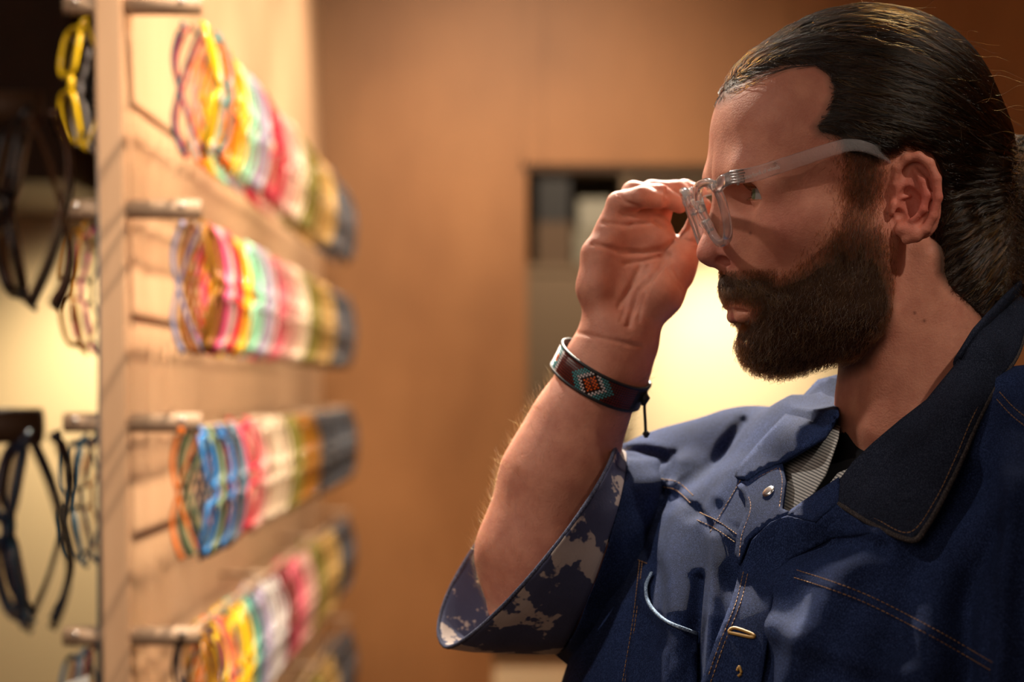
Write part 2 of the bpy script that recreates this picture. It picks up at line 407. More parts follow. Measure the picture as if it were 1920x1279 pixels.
# ---- skin material
skin = mat('skin', (0.62, 0.33, 0.235), 0.56, sss=0.3, spec=0.35)
Nn, Ln, Bn = nodes(skin)
at = Nn.new('ShaderNodeAttribute'); at.attribute_name = 'tone'
ns = noise(skin, 60, detail=5); mx = Nn.new('ShaderNodeMix'); mx.data_type = 'RGBA'; mx.blend_type = 'MULTIPLY'
rr = ramp(skin, ns.outputs[0], [(0.3, (0.84, 0.70, 0.68)), (0.7, (1.12, 1.10, 1.06))])
mx.inputs[0].default_value = 1.0; Ln.new(at.outputs['Color'], mx.inputs[6]); Ln.new(rr.outputs[0], mx.inputs[7]); Ln.new(mx.outputs[2], Bn.inputs['Base Color'])
pore = noise(skin, 700, detail=3); bump(skin, pore.outputs[0], 0.0005, 0.7); wr_ = noise(skin, 160, detail=4); bump(skin, wr_.outputs[0], 0.0008, 0.3)

# ---- forearm and hand, in the photograph's right-hand coordinates: px, py at 1.75 m and units towards the camera
DH = 1.745; SH = DH/F
def HP(px, py, dz=0.0):
    D = DH-dz*SH; return np.array(P(px, py, D), np.float32)
def U(n): return n*SH
def hand_sdf(p):
    c = HP
    # palm as a fan of metacarpals
    d = cap(p, c(1150, 625, 0), c(1134, 468, 4), U(44), U(32))
    for (x, y, z), r in (((1150, 432, 0), 33), ((1190, 428, -5), 33), ((1230, 434, -10), 32)):
        d = smin(d, cap(p, c(1160, 620, 0), c(x, y, z), U(42), U(r)), U(24))
    d = smin(d, cap(p, c(1140, 640, 0), c(1185, 640, 0), U(50), U(46)), U(24))
    k = np.array([[math.cos(.5), 0, math.sin(.5)], [0, 1, 0], [-math.sin(.5), 0, math.cos(.5)]], np.float32)
    d = smin(d, chain(p, [c(1190, 610, 14), c(1236, 548, 20), c(1272, 500, 14)], (U(42), U(44), U(32)), U(20)), U(22))
    d = smin(d, chain(p, [c(1135, 600, 12), c(1118, 540, 12), c(1116, 480, 8)], (U(36), U(34), U(28)), U(20)), U(20))
    d = smin(d, cap(p, c(1236, 452, 0), c(1272, 476, 2), U(26), U(26)), U(14))
    # hollow of the palm
    d = smax(d, -cap(p, c(1185, 470, 58), c(1165, 560, 62), U(26), U(18)), U(34))
    # thumb
    d = smin(d, chain(p, [c(1272, 515, 4), c(1297, 450, 0), c(1318, 388, -8)], (U(30), U(24), U(17)), U(8)), U(10))
    # wrist and forearm
    f = chain(p, [c(1160, 640, 0), c(1132, 700, 0), c(1082, 800, 2), c(1042, 900, 6), c(1004, 1040, 6), c(1008, 1120, 0)], (U(56), U(62), U(77), U(93), U(100), U(90)), U(60))
    d = smin(d, f, U(40))
    d = smin(d, cap(p, c(1110, 690, -4), c(1165, 700, -4), U(50), U(46)), U(30))
    # fingers: little, ring, middle, index
    fing = [([(1136, 448, 0), (1160, 382, 6), (1202, 370, 30), (1236, 376, 30)], (26, 22, 20, 16)),
            ([(1166, 434, -6), (1188, 362, -8), (1236, 366, 12), (1274, 384, 8)], (28, 22, 20, 16)),
            ([(1205, 430, -14), (1222, 360, -28), (1268, 358, -16), (1300, 376, -4)], (28, 22, 19, 15)),
            ([(1226, 438, -22), (1250, 366, -46), (1284, 354, -34), (1312, 360, -14)], (24, 20, 17, 14))]
    for pts, r in fing:
        g = chain(p, [c(*q) for q in pts], [U(x) for x in r], U(7))
        d = smin(d, g, U(7))
    return d
def body_sdf(p):              # trunk and arms under the clothes, down to the hips, and the hanging left arm
    c = lambda *a: np.array(P(*a), np.float32)
    d = chain(p, [c(1718, 760, 1.68), c(1735, 900, 1.69), c(1690, 1200, 1.68)], (0.040, 0.050, 0.10), 0.06)
    d = smin(d, cap(p, c(1480, 980, 1.80), c(1950, 1000, 1.58), 0.04, 0.04), 0.06)
    d = smin(d, cap(p, c(1650, 1350, 1.66), c(1700, 1900, 1.68), 0.11, 0.11), 0.08)
    d = smin(d, chain(p, [c(1370, 950, 1.82), c(1180, 1070, 1.79), c(1005, 1120, 1.745)], (0.04, 0.042, 0.036), 0.03), 0.03)
    d = smin(d, chain(p, [c(2060, 1000, 1.52), c(2170, 1700, 1.46), c(2000, 2350, 1.36)], (0.055, 0.045, 0.03), 0.03), 0.03)
    return d
lo_h, hi_h = np.array([-290, -260, -245]), np.array([360, 470, 245])
Vh, Qh = mesh_sdf(head_sdf, lo_h, hi_h, 3.2)
print('head', len(Vh))
Vw = h2w(Vh)
lo = np.array(P(880, 1240, 1.8)); hi = np.array(P(1345, 310, 1.8)); lo[1] = 1.66; hi[1] = 1.86
Vf, Qf = mesh_sdf(hand_sdf, lo, hi, 0.0013)
print('hand', len(Vf))
Vb, Qb = mesh_sdf(body_sdf, (-0.1, 1.25, 0.85), (0.62, 1.95, 1.60), 0.007, 1)
# creases pressed into the hand and small furrows of the face, as real relief
def press(V, f, pts, width, depth):     # folds pushed into cloth, the same way for both faces of it
    x, y = to_px(V); d = polyline_d(x, y, pts); m = d < width*2.5
    G = grad(f, V[m].astype(np.float32), 0.02); facing = np.clip(-G[:, 1]*2, 0, 1)
    V[m] += np.array([0.45, 0.85, -0.1])*(facing*depth*np.exp(-(d[m]/width)**2))[:, None]
def emboss(V, f, pts, width, depth, e=0.001):
    x, y = to_px(V); d = polyline_d(x, y, pts); m = d < width*2.5
    if not m.any(): return
    G = grad(f, V[m].astype(np.float32), e); facing = np.clip(-G[:, 1]*1.5, 0, 1)
    V[m] -= (G*(facing*depth*np.exp(-(d[m]/width)**2))[:, None])
Vf = Vf.astype(float)
for pts, w_, dp in [([(1112, 456), (1160, 470), (1205, 474), (1240, 468), (1262, 452)], 4.5, .0016),
                    ([(1262, 452), (1240, 480), (1200, 490), (1170, 494)], 4, .0011),
                    ([(1252, 478), (1232, 505), (1196, 545), (1178, 610)], 6, .0016), ([(1200, 500), (1180, 540), (1160, 575)], 5, .0012), ([(1222, 520), (1205, 560), (1196, 600)], 4, .0008),
                    ([(1215, 500), (1180, 545), (1165, 600)], 4, .0007),
                    ([(1130, 417), (1160, 420), (1180, 422)], 4, .0012), ([(1184, 420), (1215, 418)], 4, .0012), ([(1225, 412), (1245, 426)], 4, .001),
                    ([(1158, 362), (1170, 378), (1196, 388)], 3.5, .001), ([(1262, 500), (1285, 540)], 3, .0006), ([(1252, 505), (1280, 548)], 3, .0006),
                    ([(1285, 450), (1306, 456)], 3, .0006), ([(1075, 622), (1130, 634), (1200, 650)], 4, .0008), ([(1250, 352), (1248, 378)], 3, .0008)]:
    emboss(Vf, hand_sdf, pts, w_, dp*1.5)
V = np.concatenate([Vw, Vf, Vb]); Q = np.concatenate([Qh, Qf+len(Vw), Qb+len(Vw)+len(Vf)])
body = from_np('body', V, Q, skin, person)
# skin tones: redder ear, nose, cheeks and knuckles, stubble under the beard, darker scalp
base = np.array([0.55, 0.245, 0.165]); tone = np.tile(base, (len(V), 1))
p = Vh.copy(); p[:, 2] = np.abs(p[:, 2])
def blob(c, r): return np.exp(-(((p-np.array(HL(*c)))/r)**2).sum(1))[:, None]
T = np.tile(base, (len(Vh), 1))
for c, r, col, k in [((1720, 372, 215), 62, (0.52, 0.12, 0.09), 0.85), ((1330, 476, 0), 34, (0.62, 0.22, 0.19), .6), ((1370, 486, 30), 24, (0.6, 0.2, 0.18), .5), ((1470, 440, 150), 60, (0.62, 0.25, 0.19), .5)]:
    b = blob(c, r)*k; T = T*(1-b)+np.array(col)*b
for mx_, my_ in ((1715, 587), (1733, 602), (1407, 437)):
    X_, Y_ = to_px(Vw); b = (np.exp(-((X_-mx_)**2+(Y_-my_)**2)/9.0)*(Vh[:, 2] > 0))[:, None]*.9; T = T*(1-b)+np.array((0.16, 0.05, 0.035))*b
lipd = np.minimum(chain(p, [np.array(HL(1380, 572, 0)), np.array(HL(1418, 580, 56))], (9, 4), 4), chain(p, [np.array(HL(1386, 594, 0)), np.array(HL(1420, 584, 54))], (12, 4), 4))
b = np.clip(1.5-lipd/5, 0, 1)[:, None]*0.8; T = T*(1-b)+np.array((0.36, 0.09, 0.07))*b
br = np.clip(-polysd(p[:, 0], p[:, 1], BEARD)/24+0.2, 0, 1)[:, None]*(0.45+0.45*np.clip((p[:, 1]-HL(1500, 440)[1])/110, 0, 1))[:, None]; T = T*(1-br)+np.array((0.10, 0.055, 0.035))*br
hr = np.clip(-polysd(p[:, 0], p[:, 1], HAIR)/20+0.15, 0, 1)[:, None]*0.92; T = T*(1-hr)+np.array((0.05, 0.03, 0.02))*hr
tone[:len(Vh)] = T
vcolor(body, 'tone', tone)

# ---- eyes
sclera = mat('eye_white', (0.30, 0.26, 0.24), 0.25, coat=0.6)
iris_m = mat('iris_green_brown', (0.10, 0.12, 0.06), 0.3, coat=0.8); pupil_m = mat('pupil', (0.004, 0.004, 0.004), 0.2, coat=1.0)
for sgn in (1, -1):
    bm = bmesh.new(); bmesh.ops.create_uvsphere(bm, u_segments=32, v_segments=24, radius=ER)
    for v in bm.verts:    # z axis -> gaze (-u)
        x, y, z = v.co; 
        if z > ER*0.88: z += (z-ER*0.88)*0.35
        v.co = (-z, y, x)
    for f in bm.faces:
        c = f.calc_center_median(); a = math.degrees(math.atan2(math.hypot(c.y, c.z), -c.x)); f.material_index = 2 if a < 9 else 1 if a < 25 else 0
    for v in bm.verts: v.co = Vector(h2w(np.array([[v.co.x+EYE[0], v.co.y+EYE[1], v.co.z+EYE[2]*sgn]]))[0].tolist())
    from_bm('eye', bm, [sclera, iris_m, pupil_m], person, True)
# ---- hair
hair_m = mat('dark_brown_hair', (0.045, 0.026, 0.015), 0.42, spec=0.4)
Vr, Qr = mesh_sdf(lambda q: np.minimum(hair_sdf(q), bun_sdf(q)), np.array([-260, -420, -240]), np.array([480, 280, 240]), 4.0)
hair = from_np('hair', h2w(Vr), Qr, hair_m, person, label='dark brown hair slicked back from the forehead')
beard_m = mat('brown_beard', (0.040, 0.019, 0.010), 0.75, spec=0.15)
for m_, sx in ((hair_m, (1, 3, 6)), (beard_m, (5, 5, 1))):
    n_ = noise(m_, 260, sx, 3); bump(m_, n_.outputs[0], 0.0022, 0.9)
Ve, Qe = mesh_sdf(beard_sdf, np.array([-260, -140, -240]), np.array([160, 350, 240]), 4.0)
beard = from_np('beard', h2w(Ve), Qe, beard_m, person, label='full dark brown beard and moustache')
# ============================================================ CLOTHES
def denim(name, c, scale=1.0):
    m = mat(name, c, 0.9, spec=0.12)
    N, L, b = nodes(m)
    n1 = noise(m, 25, detail=4); n2 = noise(m, 900, (1.6, 1.6, 0.8), detail=3, rough=0.8)
    r1 = ramp(m, n1.outputs[0], [(0.3, tuple(x*0.75 for x in c)), (0.72, tuple(x*1.3 for x in c))])
    r2 = ramp(m, n2.outputs[0], [(0.40, (0.50, 0.50, 0.54)), (0.52, (1.0, 1.0, 1.0)), (0.63, (2.9, 2.6, 2.2))])
    x = N.new('ShaderNodeMix'); x.data_type = 'RGBA'; x.blend_type = 'MULTIPLY'; x.inputs[0].default_value = 1
    L.new(r1.outputs[0], x.inputs[6]); L.new(r2.outputs[0], x.inputs[7]); L.new(x.outputs[2], b.inputs['Base Color'])
    bump(m, n2.outputs[0], 0.0006, 0.6); return m
denim_m = denim('indigo_denim', (0.0115, 0.0215, 0.068))
denim_d = denim('shaded_indigo_denim', (0.012, 0.016, 0.031))  # near collar's denim, its shade put into the darker colour
thread_m = mat('golden_thread', (0.26, 0.14, 0.06), 0.8)
tee_m = mat('black_jersey', (0.008, 0.008, 0.010), 0.9, spec=0.2)
nt = noise(tee_m, 900, detail=2); bump(tee_m, nt.outputs[0], 0.0003, 0.6)
LN = np.array([-0.80, -0.60, 0]); LL = np.array([0.60, -0.80, 0])   # chest normal, towards his left shoulder
SEC = np.array([  # z, cx, cy, half width, half depth
    [0.88, 0.215, 1.665, 0.200, 0.135], [1.00, 0.21, 1.66, 0.205, 0.138], [1.20, 0.205, 1.655, 0.215, 0.140], [1.32, 0.212, 1.655, 0.222, 0.136],
    [1.40, 0.232, 1.660, 0.222, 0.124], [1.46, 0.252, 1.665, 0.190, 0.102], [1.505, 0.270, 1.672, 0.130, 0.080], [1.55, 0.285, 1.68, 0.08, 0.06]])
def trunk(p, grow=0.0):
    z = p[:, 2]; v = [np.interp(z, SEC[:, 0], SEC[:, i]) for i in range(1, 5)]
    qx, qy = p[:, 0]-v[0], p[:, 1]-v[1]
    a, b = v[2]+grow, v[3]+grow
    la, fw = np.abs(qx*LL[0]+qy*LL[1])/a, np.abs(qx*LN[0]+qy*LN[1])/b
    r = (la**2.4+fw**2.4)**(1/2.4)
    d = (r-1)*np.minimum(a, b)*0.95
    return np.maximum(d, np.maximum(z-1.535-grow, 0.93-z))
NP = lambda *a: np.array(P(*a), np.float32)
def jacket_solid(p, g=0.0):
    d = trunk(p, g)
    d = smin(d, chain(p, [NP(1650, 830, 1.70), NP(1540, 868, 1.75), NP(1400, 905, 1.82), NP(1270, 950, 1.83), NP(1200, 928, 1.79)], [x+g for x in (.038, .044, .050, .044, .038)], 0.03), 0.03)
    d = smin(d, chain(p, [NP(1270, 960, 1.83), NP(1180, 1040, 1.80)], [.05+g, .05+g], 0.03), 0.04)
    d = smin(d, chain(p, [NP(1800, 850, 1.68), NP(1950, 880, 1.60), NP(2090, 990, 1.52), NP(2190, 1500, 1.46), NP(2090, 2260, 1.38)], [x+g for x in (.050, .060, .068, .066, .055)], 0.03), 0.05)
    return d
VNECK = [(1570, 700), (1573, 782), (1547, 822), (1466, 870), (1474, 905), (1468, 955), (1484, 960), (1530, 928), (1572, 900), (1640, 830), (1740, 760), (1830, 660), (1900, 560), (1900, 400), (1560, 400)]
def jacket_sdf(p):
    o = jacket_solid(p); i = jacket_solid(p, -0.011)
    d = np.maximum(o, -i)                     # a cloth shell 6 mm thick
    x = 960+F*p[:, 0]/p[:, 1]; y = HY-F*(p[:, 2]-CZ)/p[:, 1]
    v = polysd(x, y, VNECK)*(1.65/F)
    return np.where(p[:, 1] < 1.72, np.maximum(d, -v), np.maximum(d, p[:, 2]-1.545))
def trace(f, px, py, start=1.2, end=2.3):
    px = np.asarray(px, float); py = np.asarray(py, float)
    dr = np.stack([(px-960)/F, np.ones_like(px), (HY-py)/F], 1); o = np.array([0, 0, CZ]); D = np.full(px.shape, start)
    for _ in range(90):
        D += 0.7*f((o+dr*D[:, None]).astype(np.float32))/np.linalg.norm(dr, axis=1)
        D = np.minimum(D, end)
    return D
Vj, Qj = mesh_sdf(jacket_sdf, (-0.02, 1.30, 0.90), (0.60, 2.0, 1.60), 0.0028, 1)
Vj = Vj.astype(float)
FOLDS = [([(1390, 790), (1352, 850), (1325, 900), (1300, 965)], 11, .007), ([(1165, 842), (1200, 846), (1235, 858)], 14, .007),
         ([(1262, 850), (1262, 900)], 8, .003), ([(1240, 915), (1300, 950), (1330, 985)], 7, .004), ([(1308, 1085), (1300, 1200), (1302, 1279)], 9, .006),
         ([(1440, 760), (1400, 830), (1350, 930)], 14, -.004), ([(1290, 870), (1275, 960), (1265, 1080), (1262, 1279)], 22, -.007), ([(1240, 900), (1215, 960), (1170, 1010)], 16, -.005),
         ([(1345, 1010), (1345, 1100), (1335, 1279)], 14, -.005), ([(1800, 900), (1720, 1050), (1640, 1279)], 40, .006), ([(1650, 1010), (1560, 1120), (1480, 1279)], 34, -.006),
         ([(1860, 1000), (1800, 1130), (1800, 1279)], 26, .008), ([(1900, 900), (1890, 1100), (1880, 1279)], 22, -.006), ([(1420, 1120), (1440, 1279)], 16, .003), ([(1392, 1085), (1450, 1046), (1540, 1022), (1640, 1026)], 26, .006), ([(1830, 900), (1800, 1060), (1780, 1279)], 40, .005), ([(1190, 1010), (1230, 1080), (1240, 1200)], 18, .003), ([(1450, 1180), (1600, 1230), (1750, 1279)], 30, -.004)]
for pts, w_, dp in FOLDS: press(Vj, jacket_solid, [tuple(q) for q in smooth_line(pts, 6)], w_, dp*1.9)
SEAMS = [[(1150, 872), (1190, 905), (1235, 932)], [(1238, 905), (1270, 912), (1300, 938)], [(1310, 968), (1345, 985), (1384, 1012)],
         [(1492, 1076), (1560, 1098), (1640, 1130), (1760, 1192), (1860, 1250)], [(1872, 742), (1900, 772), (1935, 800)]]
def seam_bump(pts, w0, h):     # a raised, felled seam band
    x, y = to_px(Vj); d = polyline_d(x, y, [tuple(q) for q in smooth_line(pts, 6)]); m = d < w0*2
    G = grad(jacket_solid, Vj[m].astype(np.float32), 0.02)
    Vj[m] += np.array([-0.4, -0.9, 0.1])*(np.clip(-G[:, 1]*2, 0, 1)*h/(1+np.exp((d[m]-w0)*1.2)))[:, None]
for s_ in SEAMS: seam_bump(s_, 9, .0022)
jacket = from_np('jacket', Vj, Qj, denim_m, person, label='dark indigo denim jacket with golden stitching')
# T-shirt under it
Vt, Qt = mesh_sdf(lambda p: np.maximum(smin(smax(jacket_solid(p, -0.036), p[:, 2]-1.53, 0.02), cap(p, NP(1712, 770, 1.685), NP(1722, 950, 1.69), .0575, .066), 0.02), (p[:, 2]-(CZ+(HY-797)/F*1.66))-(p[:, 0]-0.235)*0.62), (-0.02, 1.3, 1.0), (0.60, 2.0, 1.60), 0.0035, 2)
from_np('t_shirt', Vt, Qt, tee_m, person, label='black crew neck T-shirt')

def tps(cx, cy, cv, x, y):
    cx, cy, cv = map(lambda a: np.asarray(a, float), (cx, cy, cv)); n = len(cx)
    U_ = lambda r2: np.where(r2 > 0, r2*np.log(r2+1e-12), 0)
    K = U_((cx[:, None]-cx)**2+(cy[:, None]-cy)**2)+np.eye(n)*50; Pm = np.stack([np.ones(n), cx, cy], 1)
    A = np.block([[K, Pm], [Pm.T, np.zeros((3, 3))]]); s = np.linalg.solve(A, np.concatenate([cv, np.zeros(3)]))
    return U_((x[:, None]-cx)**2+(y[:, None]-cy)**2)@s[:n]+s[n]+s[n+1]*x+s[n+2]*y
from mathutils.geometry import delaunay_2d_cdt
def sheet(name, outline, base, m, parent, th=0.002, step=9, extra=(), ray=False, **kw):
    """cloth panel: outline = (px, py, lift in mm in front of the base surface, or ('D', depth))"""
    ctrl = list(outline)+list(extra)
    D = trace(base, [c[0] for c in ctrl], [c[1] for c in ctrl]) if base else np.zeros(len(ctrl))
    if ray:
        for i, c in enumerate(ctrl):
            h_ = bj.ray_cast(Vector((0, 0, CZ)), (P(c[0], c[1], 1.0)-Vector((0, 0, CZ))).normalized()); D[i] = h_[0].y if h_[0] is not None and abs(h_[0].y-D[i]) < .04 else D[i]
    cv = np.array([c[3] if len(c) > 3 else D[i]-c[2]*0.001 for i, c in enumerate(ctrl)])
    pts = []
    n = len(outline)
    for i in range(n):
        a, b = outline[i], outline[(i+1) % n]; L_ = math.hypot(a[0]-b[0], a[1]-b[1]); k = max(1, int(L_/step))
        for j in range(k): pts.append((a[0]+(b[0]-a[0])*j/k, a[1]+(b[1]-a[1])*j/k))
    xs = np.array(pts); poly = [(a, b) for a, b in pts]
    gx, gy = np.meshgrid(np.arange(xs[:, 0].min(), xs[:, 0].max(), step), np.arange(xs[:, 1].min(), xs[:, 1].max(), step))
    gx, gy = gx.ravel(), gy.ravel(); ins = polysd(gx, gy, poly) < -step*0.5
    allp = [Vector(q) for q in pts]+[Vector((a, b)) for a, b in zip(gx[ins], gy[ins])]
    r = delaunay_2d_cdt(allp, [], [list(range(len(pts)))], 1, 1e-4)
    vx = np.array([v.x for v in r[0]]); vy = np.array([v.y for v in r[0]])
    Dv = tps([c[0] for c in ctrl], [c[1] for c in ctrl], cv, vx, vy)
    Vv = [P(a, b, d) for a, b, d in zip(vx, vy, Dv)]
    o = from_np(name, Vv, [tuple(f) for f in r[2]], m, parent, **kw)
    md = o.modifiers.new('thick', 'SOLIDIFY'); md.thickness = th; md.offset = 0
    return o, (ctrl, cv)
def sheet_pts(info, pts, lift=0.0012):
    ctrl, cv = info; x = np.array([p[0] for p in pts], float); y = np.array([p[1] for p in pts], float)
    D = tps([c[0] for c in ctrl], [c[1] for c in ctrl], cv, x, y)-lift
    return [P(a, b, d) for a, b, d in zip(x, y, D)]
def stitches(name, lines, parent, m, r=0.00032, on=0.0024, off=0.0009):
    """lines: lists of 3D points -> short dashes of thread"""
    parts = []
    for pts in lines:
        L_ = 0; acc = [pts[0]]; pos = 0.0; state = True; cur = [pts[0]]
        for a, b in zip(pts[:-1], pts[1:]):
            seg = (b-a).length; t = 0.0
            if seg < 1e-7: continue
            while True:
                need = (on if state else off)-pos
                if t+need <= seg:
                    t += need; q = a+(b-a)*(t/seg)
                    if state: cur.append(q); parts.append(tube(cur, r, 4))
                    state = not state; pos = 0; cur = [q]
                else:
                    pos += seg-t
                    if state: cur.append(b)
                    break
    V_, F_ = merge(parts); return from_np(name, V_, F_, m, parent, kind='stuff')
def hair_line(f_mesh, pts, lift=0.0008, n=10):
    """drop a line drawn in the photograph's frame onto the built surface"""
    out = []
    for q in smooth_line(pts, n):
        d = P(q[0], q[1], 1.0)-Vector((0, 0, CZ)); d.normalize(); h = f_mesh.ray_cast(Vector((0, 0, CZ)), d)
        if h[0] is not None: out.append(h[0]-d*lift)
    return out
bj = BVHTree.FromPolygons([Vector(v) for v in Vj.tolist()], Qj.tolist())
neckjac = lambda p: np.minimum(jacket_solid(p), neck_sdf(w2h(p).astype(np.float32))*S)
# near collar leaf
CN = [(1912, 556, 4), (1876, 590, 14), (1832, 622, 10), (1790, 690, 8), (1740, 752, 8), (1690, 790, 9), (1640, 832, 12), (1602, 868, 12), (1578, 900, 8), (1574, 945, 5), (1640, 985, 5), (1710, 1013, 5), (1735, 990, 5), (1762, 945, 5), (1800, 868, 6), (1832, 790, 7), (1868, 722, 8), (1905, 668, 8), (1922, 615, 6), (1924, 570, 4)]
CD = {(1912, 556): 1.655, (1876, 590): 1.628, (1832, 622): 1.600, (1790, 690): 1.588, (1740, 752): 1.580, (1690, 790): 1.578, (1640, 832): 1.576, (1924, 570): 1.65, (1922, 615): 1.63, (1905, 668): 1.605, (1868, 722): 1.575}
CN = [(a, b, c, CD[(a, b)]) if (a, b) in CD else (a, b, c) for a, b, c in CN]
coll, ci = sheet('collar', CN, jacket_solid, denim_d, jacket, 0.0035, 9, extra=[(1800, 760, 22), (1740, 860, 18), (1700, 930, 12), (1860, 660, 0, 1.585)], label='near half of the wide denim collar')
edge = [(c[0], c[1]) for c in CN[9:]]
V_, F_ = tube(sheet_pts(ci, smooth_line(edge, 5), 0.0), 0.0021, 8); from_np('collar_edge', V_, F_, denim('worn_collar_edge', (0.045, 0.040, 0.042)), coll)
def inset(pts, dx, dy): return [(a+dx, b+dy) for a, b in pts]
stitches('stitching', [sheet_pts(ci, smooth_line([(1585, 905), (1583, 938), (1644, 974), (1706, 998), (1752, 940), (1790, 862), (1822, 786), (1858, 716), (1894, 662), (1910, 612), (1914, 575)], 10), 0.0022)], coll, thread_m)
# collar stand showing behind the neck
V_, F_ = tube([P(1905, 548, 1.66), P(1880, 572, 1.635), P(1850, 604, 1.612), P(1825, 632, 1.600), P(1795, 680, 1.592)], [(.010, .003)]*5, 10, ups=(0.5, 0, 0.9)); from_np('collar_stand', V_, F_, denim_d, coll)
# far collar leaf
CF = [(1572, 704, 0, 1.715), (1574, 782, 0, 1.668), (1548, 820, 4), (1466, 869, 5), (1424, 886, 5), (1402, 902, 5), (1380, 896, 5), (1384, 880, 6), (1424, 833, 7), (1460, 794, 8), (1500, 752, 0, 1.735), (1536, 714, 0, 1.745)]
collf, cfi = sheet('collar', CF, jacket_solid, denim_m, jacket, 0.003, 9, extra=[(1500, 800, 12), (1545, 760, 0, 1.695)], label='far half of the collar')
stitches('stitching', [sheet_pts(cfi, smooth_line([(1566, 784), (1542, 812), (1464, 861), (1424, 878), (1404, 893), (1390, 889), (1430, 838), (1466, 799), (1506, 757)], 10), 0.002)], collf, thread_m)
# placket facing with the button, grey selvedge lining
FC = [(1384, 912, 3), (1424, 886, 3), (1468, 869, 3), (1474, 905, 3), (1468, 955, 3), (1484, 962, 3), (1440, 984, 3), (1405, 1012, 3), (1386, 1060, 3), (1379, 1040, 3), (1384, 1000, 3), (1399, 960, 3), (1399, 938, 3)]
face, fi = sheet('placket', FC, jacket_solid, denim_m, jacket, 0.002, 8, label='dark denim placket facing')
stitches('stitching', [sheet_pts(fi, smooth_line(l, 10), 0.0016) for l in ([(1392, 915), (1406, 938), (1406, 962), (1391, 1004), (1386, 1050)], [(1462, 878), (1467, 905), (1461, 955)], [(1400, 908), (1430, 891), (1462, 876)])], face, thread_m)
lining_m = mat('grey_twill_lining', (0.36, 0.35, 0.33), 0.9)
N_, L_, B_ = nodes(lining_m); tc = N_.new('ShaderNodeTexCoord'); wv = N_.new('ShaderNodeTexWave'); wv.inputs['Scale'].default_value = 150; wv.inputs['Distortion'].default_value = 0.6
mp = N_.new('ShaderNodeMapping'); mp.inputs['Rotation'].default_value = (0, math.radians(62), 0); L_.new(tc.outputs['Object'], mp.inputs[0]); L_.new(mp.outputs[0], wv.inputs[0])
rr = ramp(lining_m, wv.outputs['Color'], [(0.35, (0.14, 0.14, 0.14)), (0.6, (0.50, 0.48, 0.45))]); L_.new(rr.outputs[0], B_.inputs['Base Color'])
tee_base = lambda p: jacket_solid(p, -0.011)
sheet('lining', [(1463, 870, 1), (1548, 818, 1), (1578, 780, 1), (1572, 822, 0), (1548, 890, 0), (1512, 946, 0), (1478, 975, 0), (1462, 960, 1), (1470, 905, 1)], tee_base, lining_m, jacket, 0.0015, 8, label='grey twill lining')
sheet('lining', [(1540, 928, 1), (1572, 888, 2), (1592, 880, 2), (1580, 915, 2), (1550, 940, 1)], tee_base, lining_m, jacket, 0.0015, 6)
NT = [(1484, 958, 4), (1530, 926, 5), (1574, 897, 6), (1578, 940, 6), (1528, 980, 6), (1478, 967, 5)]
ntop, nti = sheet('placket', NT, jacket_solid, denim_m, jacket, 0.0025, 7)
NE = smooth_line([(1576, 944), (1526, 980), (1480, 966), (1450, 978), (1412, 1012), (1388, 1070), (1374, 1130), (1345, 1200), (1318, 1279), (1300, 1340)], 6)
# overlapping front edge of the near panel: a band lying on the jacket front
FB = [(1574, 944, 6), (1526, 980, 6), (1478, 967, 7), (1446, 980, 7), (1412, 1012, 7), (1388, 1070, 7), (1372, 1130, 6.5), (1344, 1200, 6.5), (1316, 1279, 6.5), (1300, 1330, 6.5), (1270, 1560, 6), (1390, 1560, -1), (1420, 1330, -1), (1440, 1200, -1), (1450, 1120, -1), (1480, 1050, -1), (1560, 1010, -1), (1640, 1000, -1)]
band, bi_ = sheet('button_band', FB, jacket_solid, denim_m, jacket, 0.002, 10, ray=True, label='overlapping front edge with worked buttonhole')
stitches('stitching', [sheet_pts(bi_, smooth_line(l, 10), 0.0018) for l in ([(1394, 1072), (1380, 1130), (1352, 1200), (1324, 1279), (1308, 1325)], [(1402, 1076), (1388, 1132), (1360, 1202), (1332, 1281), (1316, 1325)])], band, thread_m)
bh = sheet_pts(bi_, smooth_line([(1368, 1181), (1380, 1178), (1412, 1190), (1410, 1195), (1380, 1189), (1368, 1186), (1368, 1181)], 5), 0.002)
V_, F_ = tube(bh, 0.0011, 6); from_np('buttonhole', V_, F_, mat('gold_thread', (0.42, 0.24, 0.06), 0.6), band)
bh = sheet_pts(bi_, smooth_line([(1382, 1258), (1386, 1250), (1390, 1262), (1384, 1268)], 5), 0.002)
V_, F_ = tube(bh, 0.0009, 6); from_np('buttonhole', V_, F_, MATS['gold_thread'], band)
# metal button on the facing
steel = mat('steel', (0.80, 0.78, 0.76), 0.25, metal=1.0)
bm = bmesh.new()
prof = [(0, .0014), (.0030, .0013), (.0046, .0008), (.0050, 0), (.0040, -.0008), (0, -.0008)]
K = 20
rings = [[bm.verts.new((r*math.cos(2*math.pi*j/K), r*math.sin(2*math.pi*j/K), z)) for j in range(K)] for r, z in prof[1:-1]]
for a, b in zip(rings[:-1], rings[1:]):
    for j in range(K): bm.faces.new((a[j], a[(j+1) % K], b[(j+1) % K], b[j]))
bm.faces.new(rings[0]); bm.faces.new(rings[-1][::-1])
nb = sheet_pts(fi, [(1441, 922), (1447, 922), (1441, 928)], 0.002); nz = (nb[1]-nb[0]).cross(nb[2]-nb[0]).normalized(); nz = nz if nz.y < 0 else -nz
q = nz.to_track_quat('Z', 'Y')
for v in bm.verts: v.co = nb[0]+q@v.co
from_bm('button', bm, steel, jacket, True, label='silver metal button')
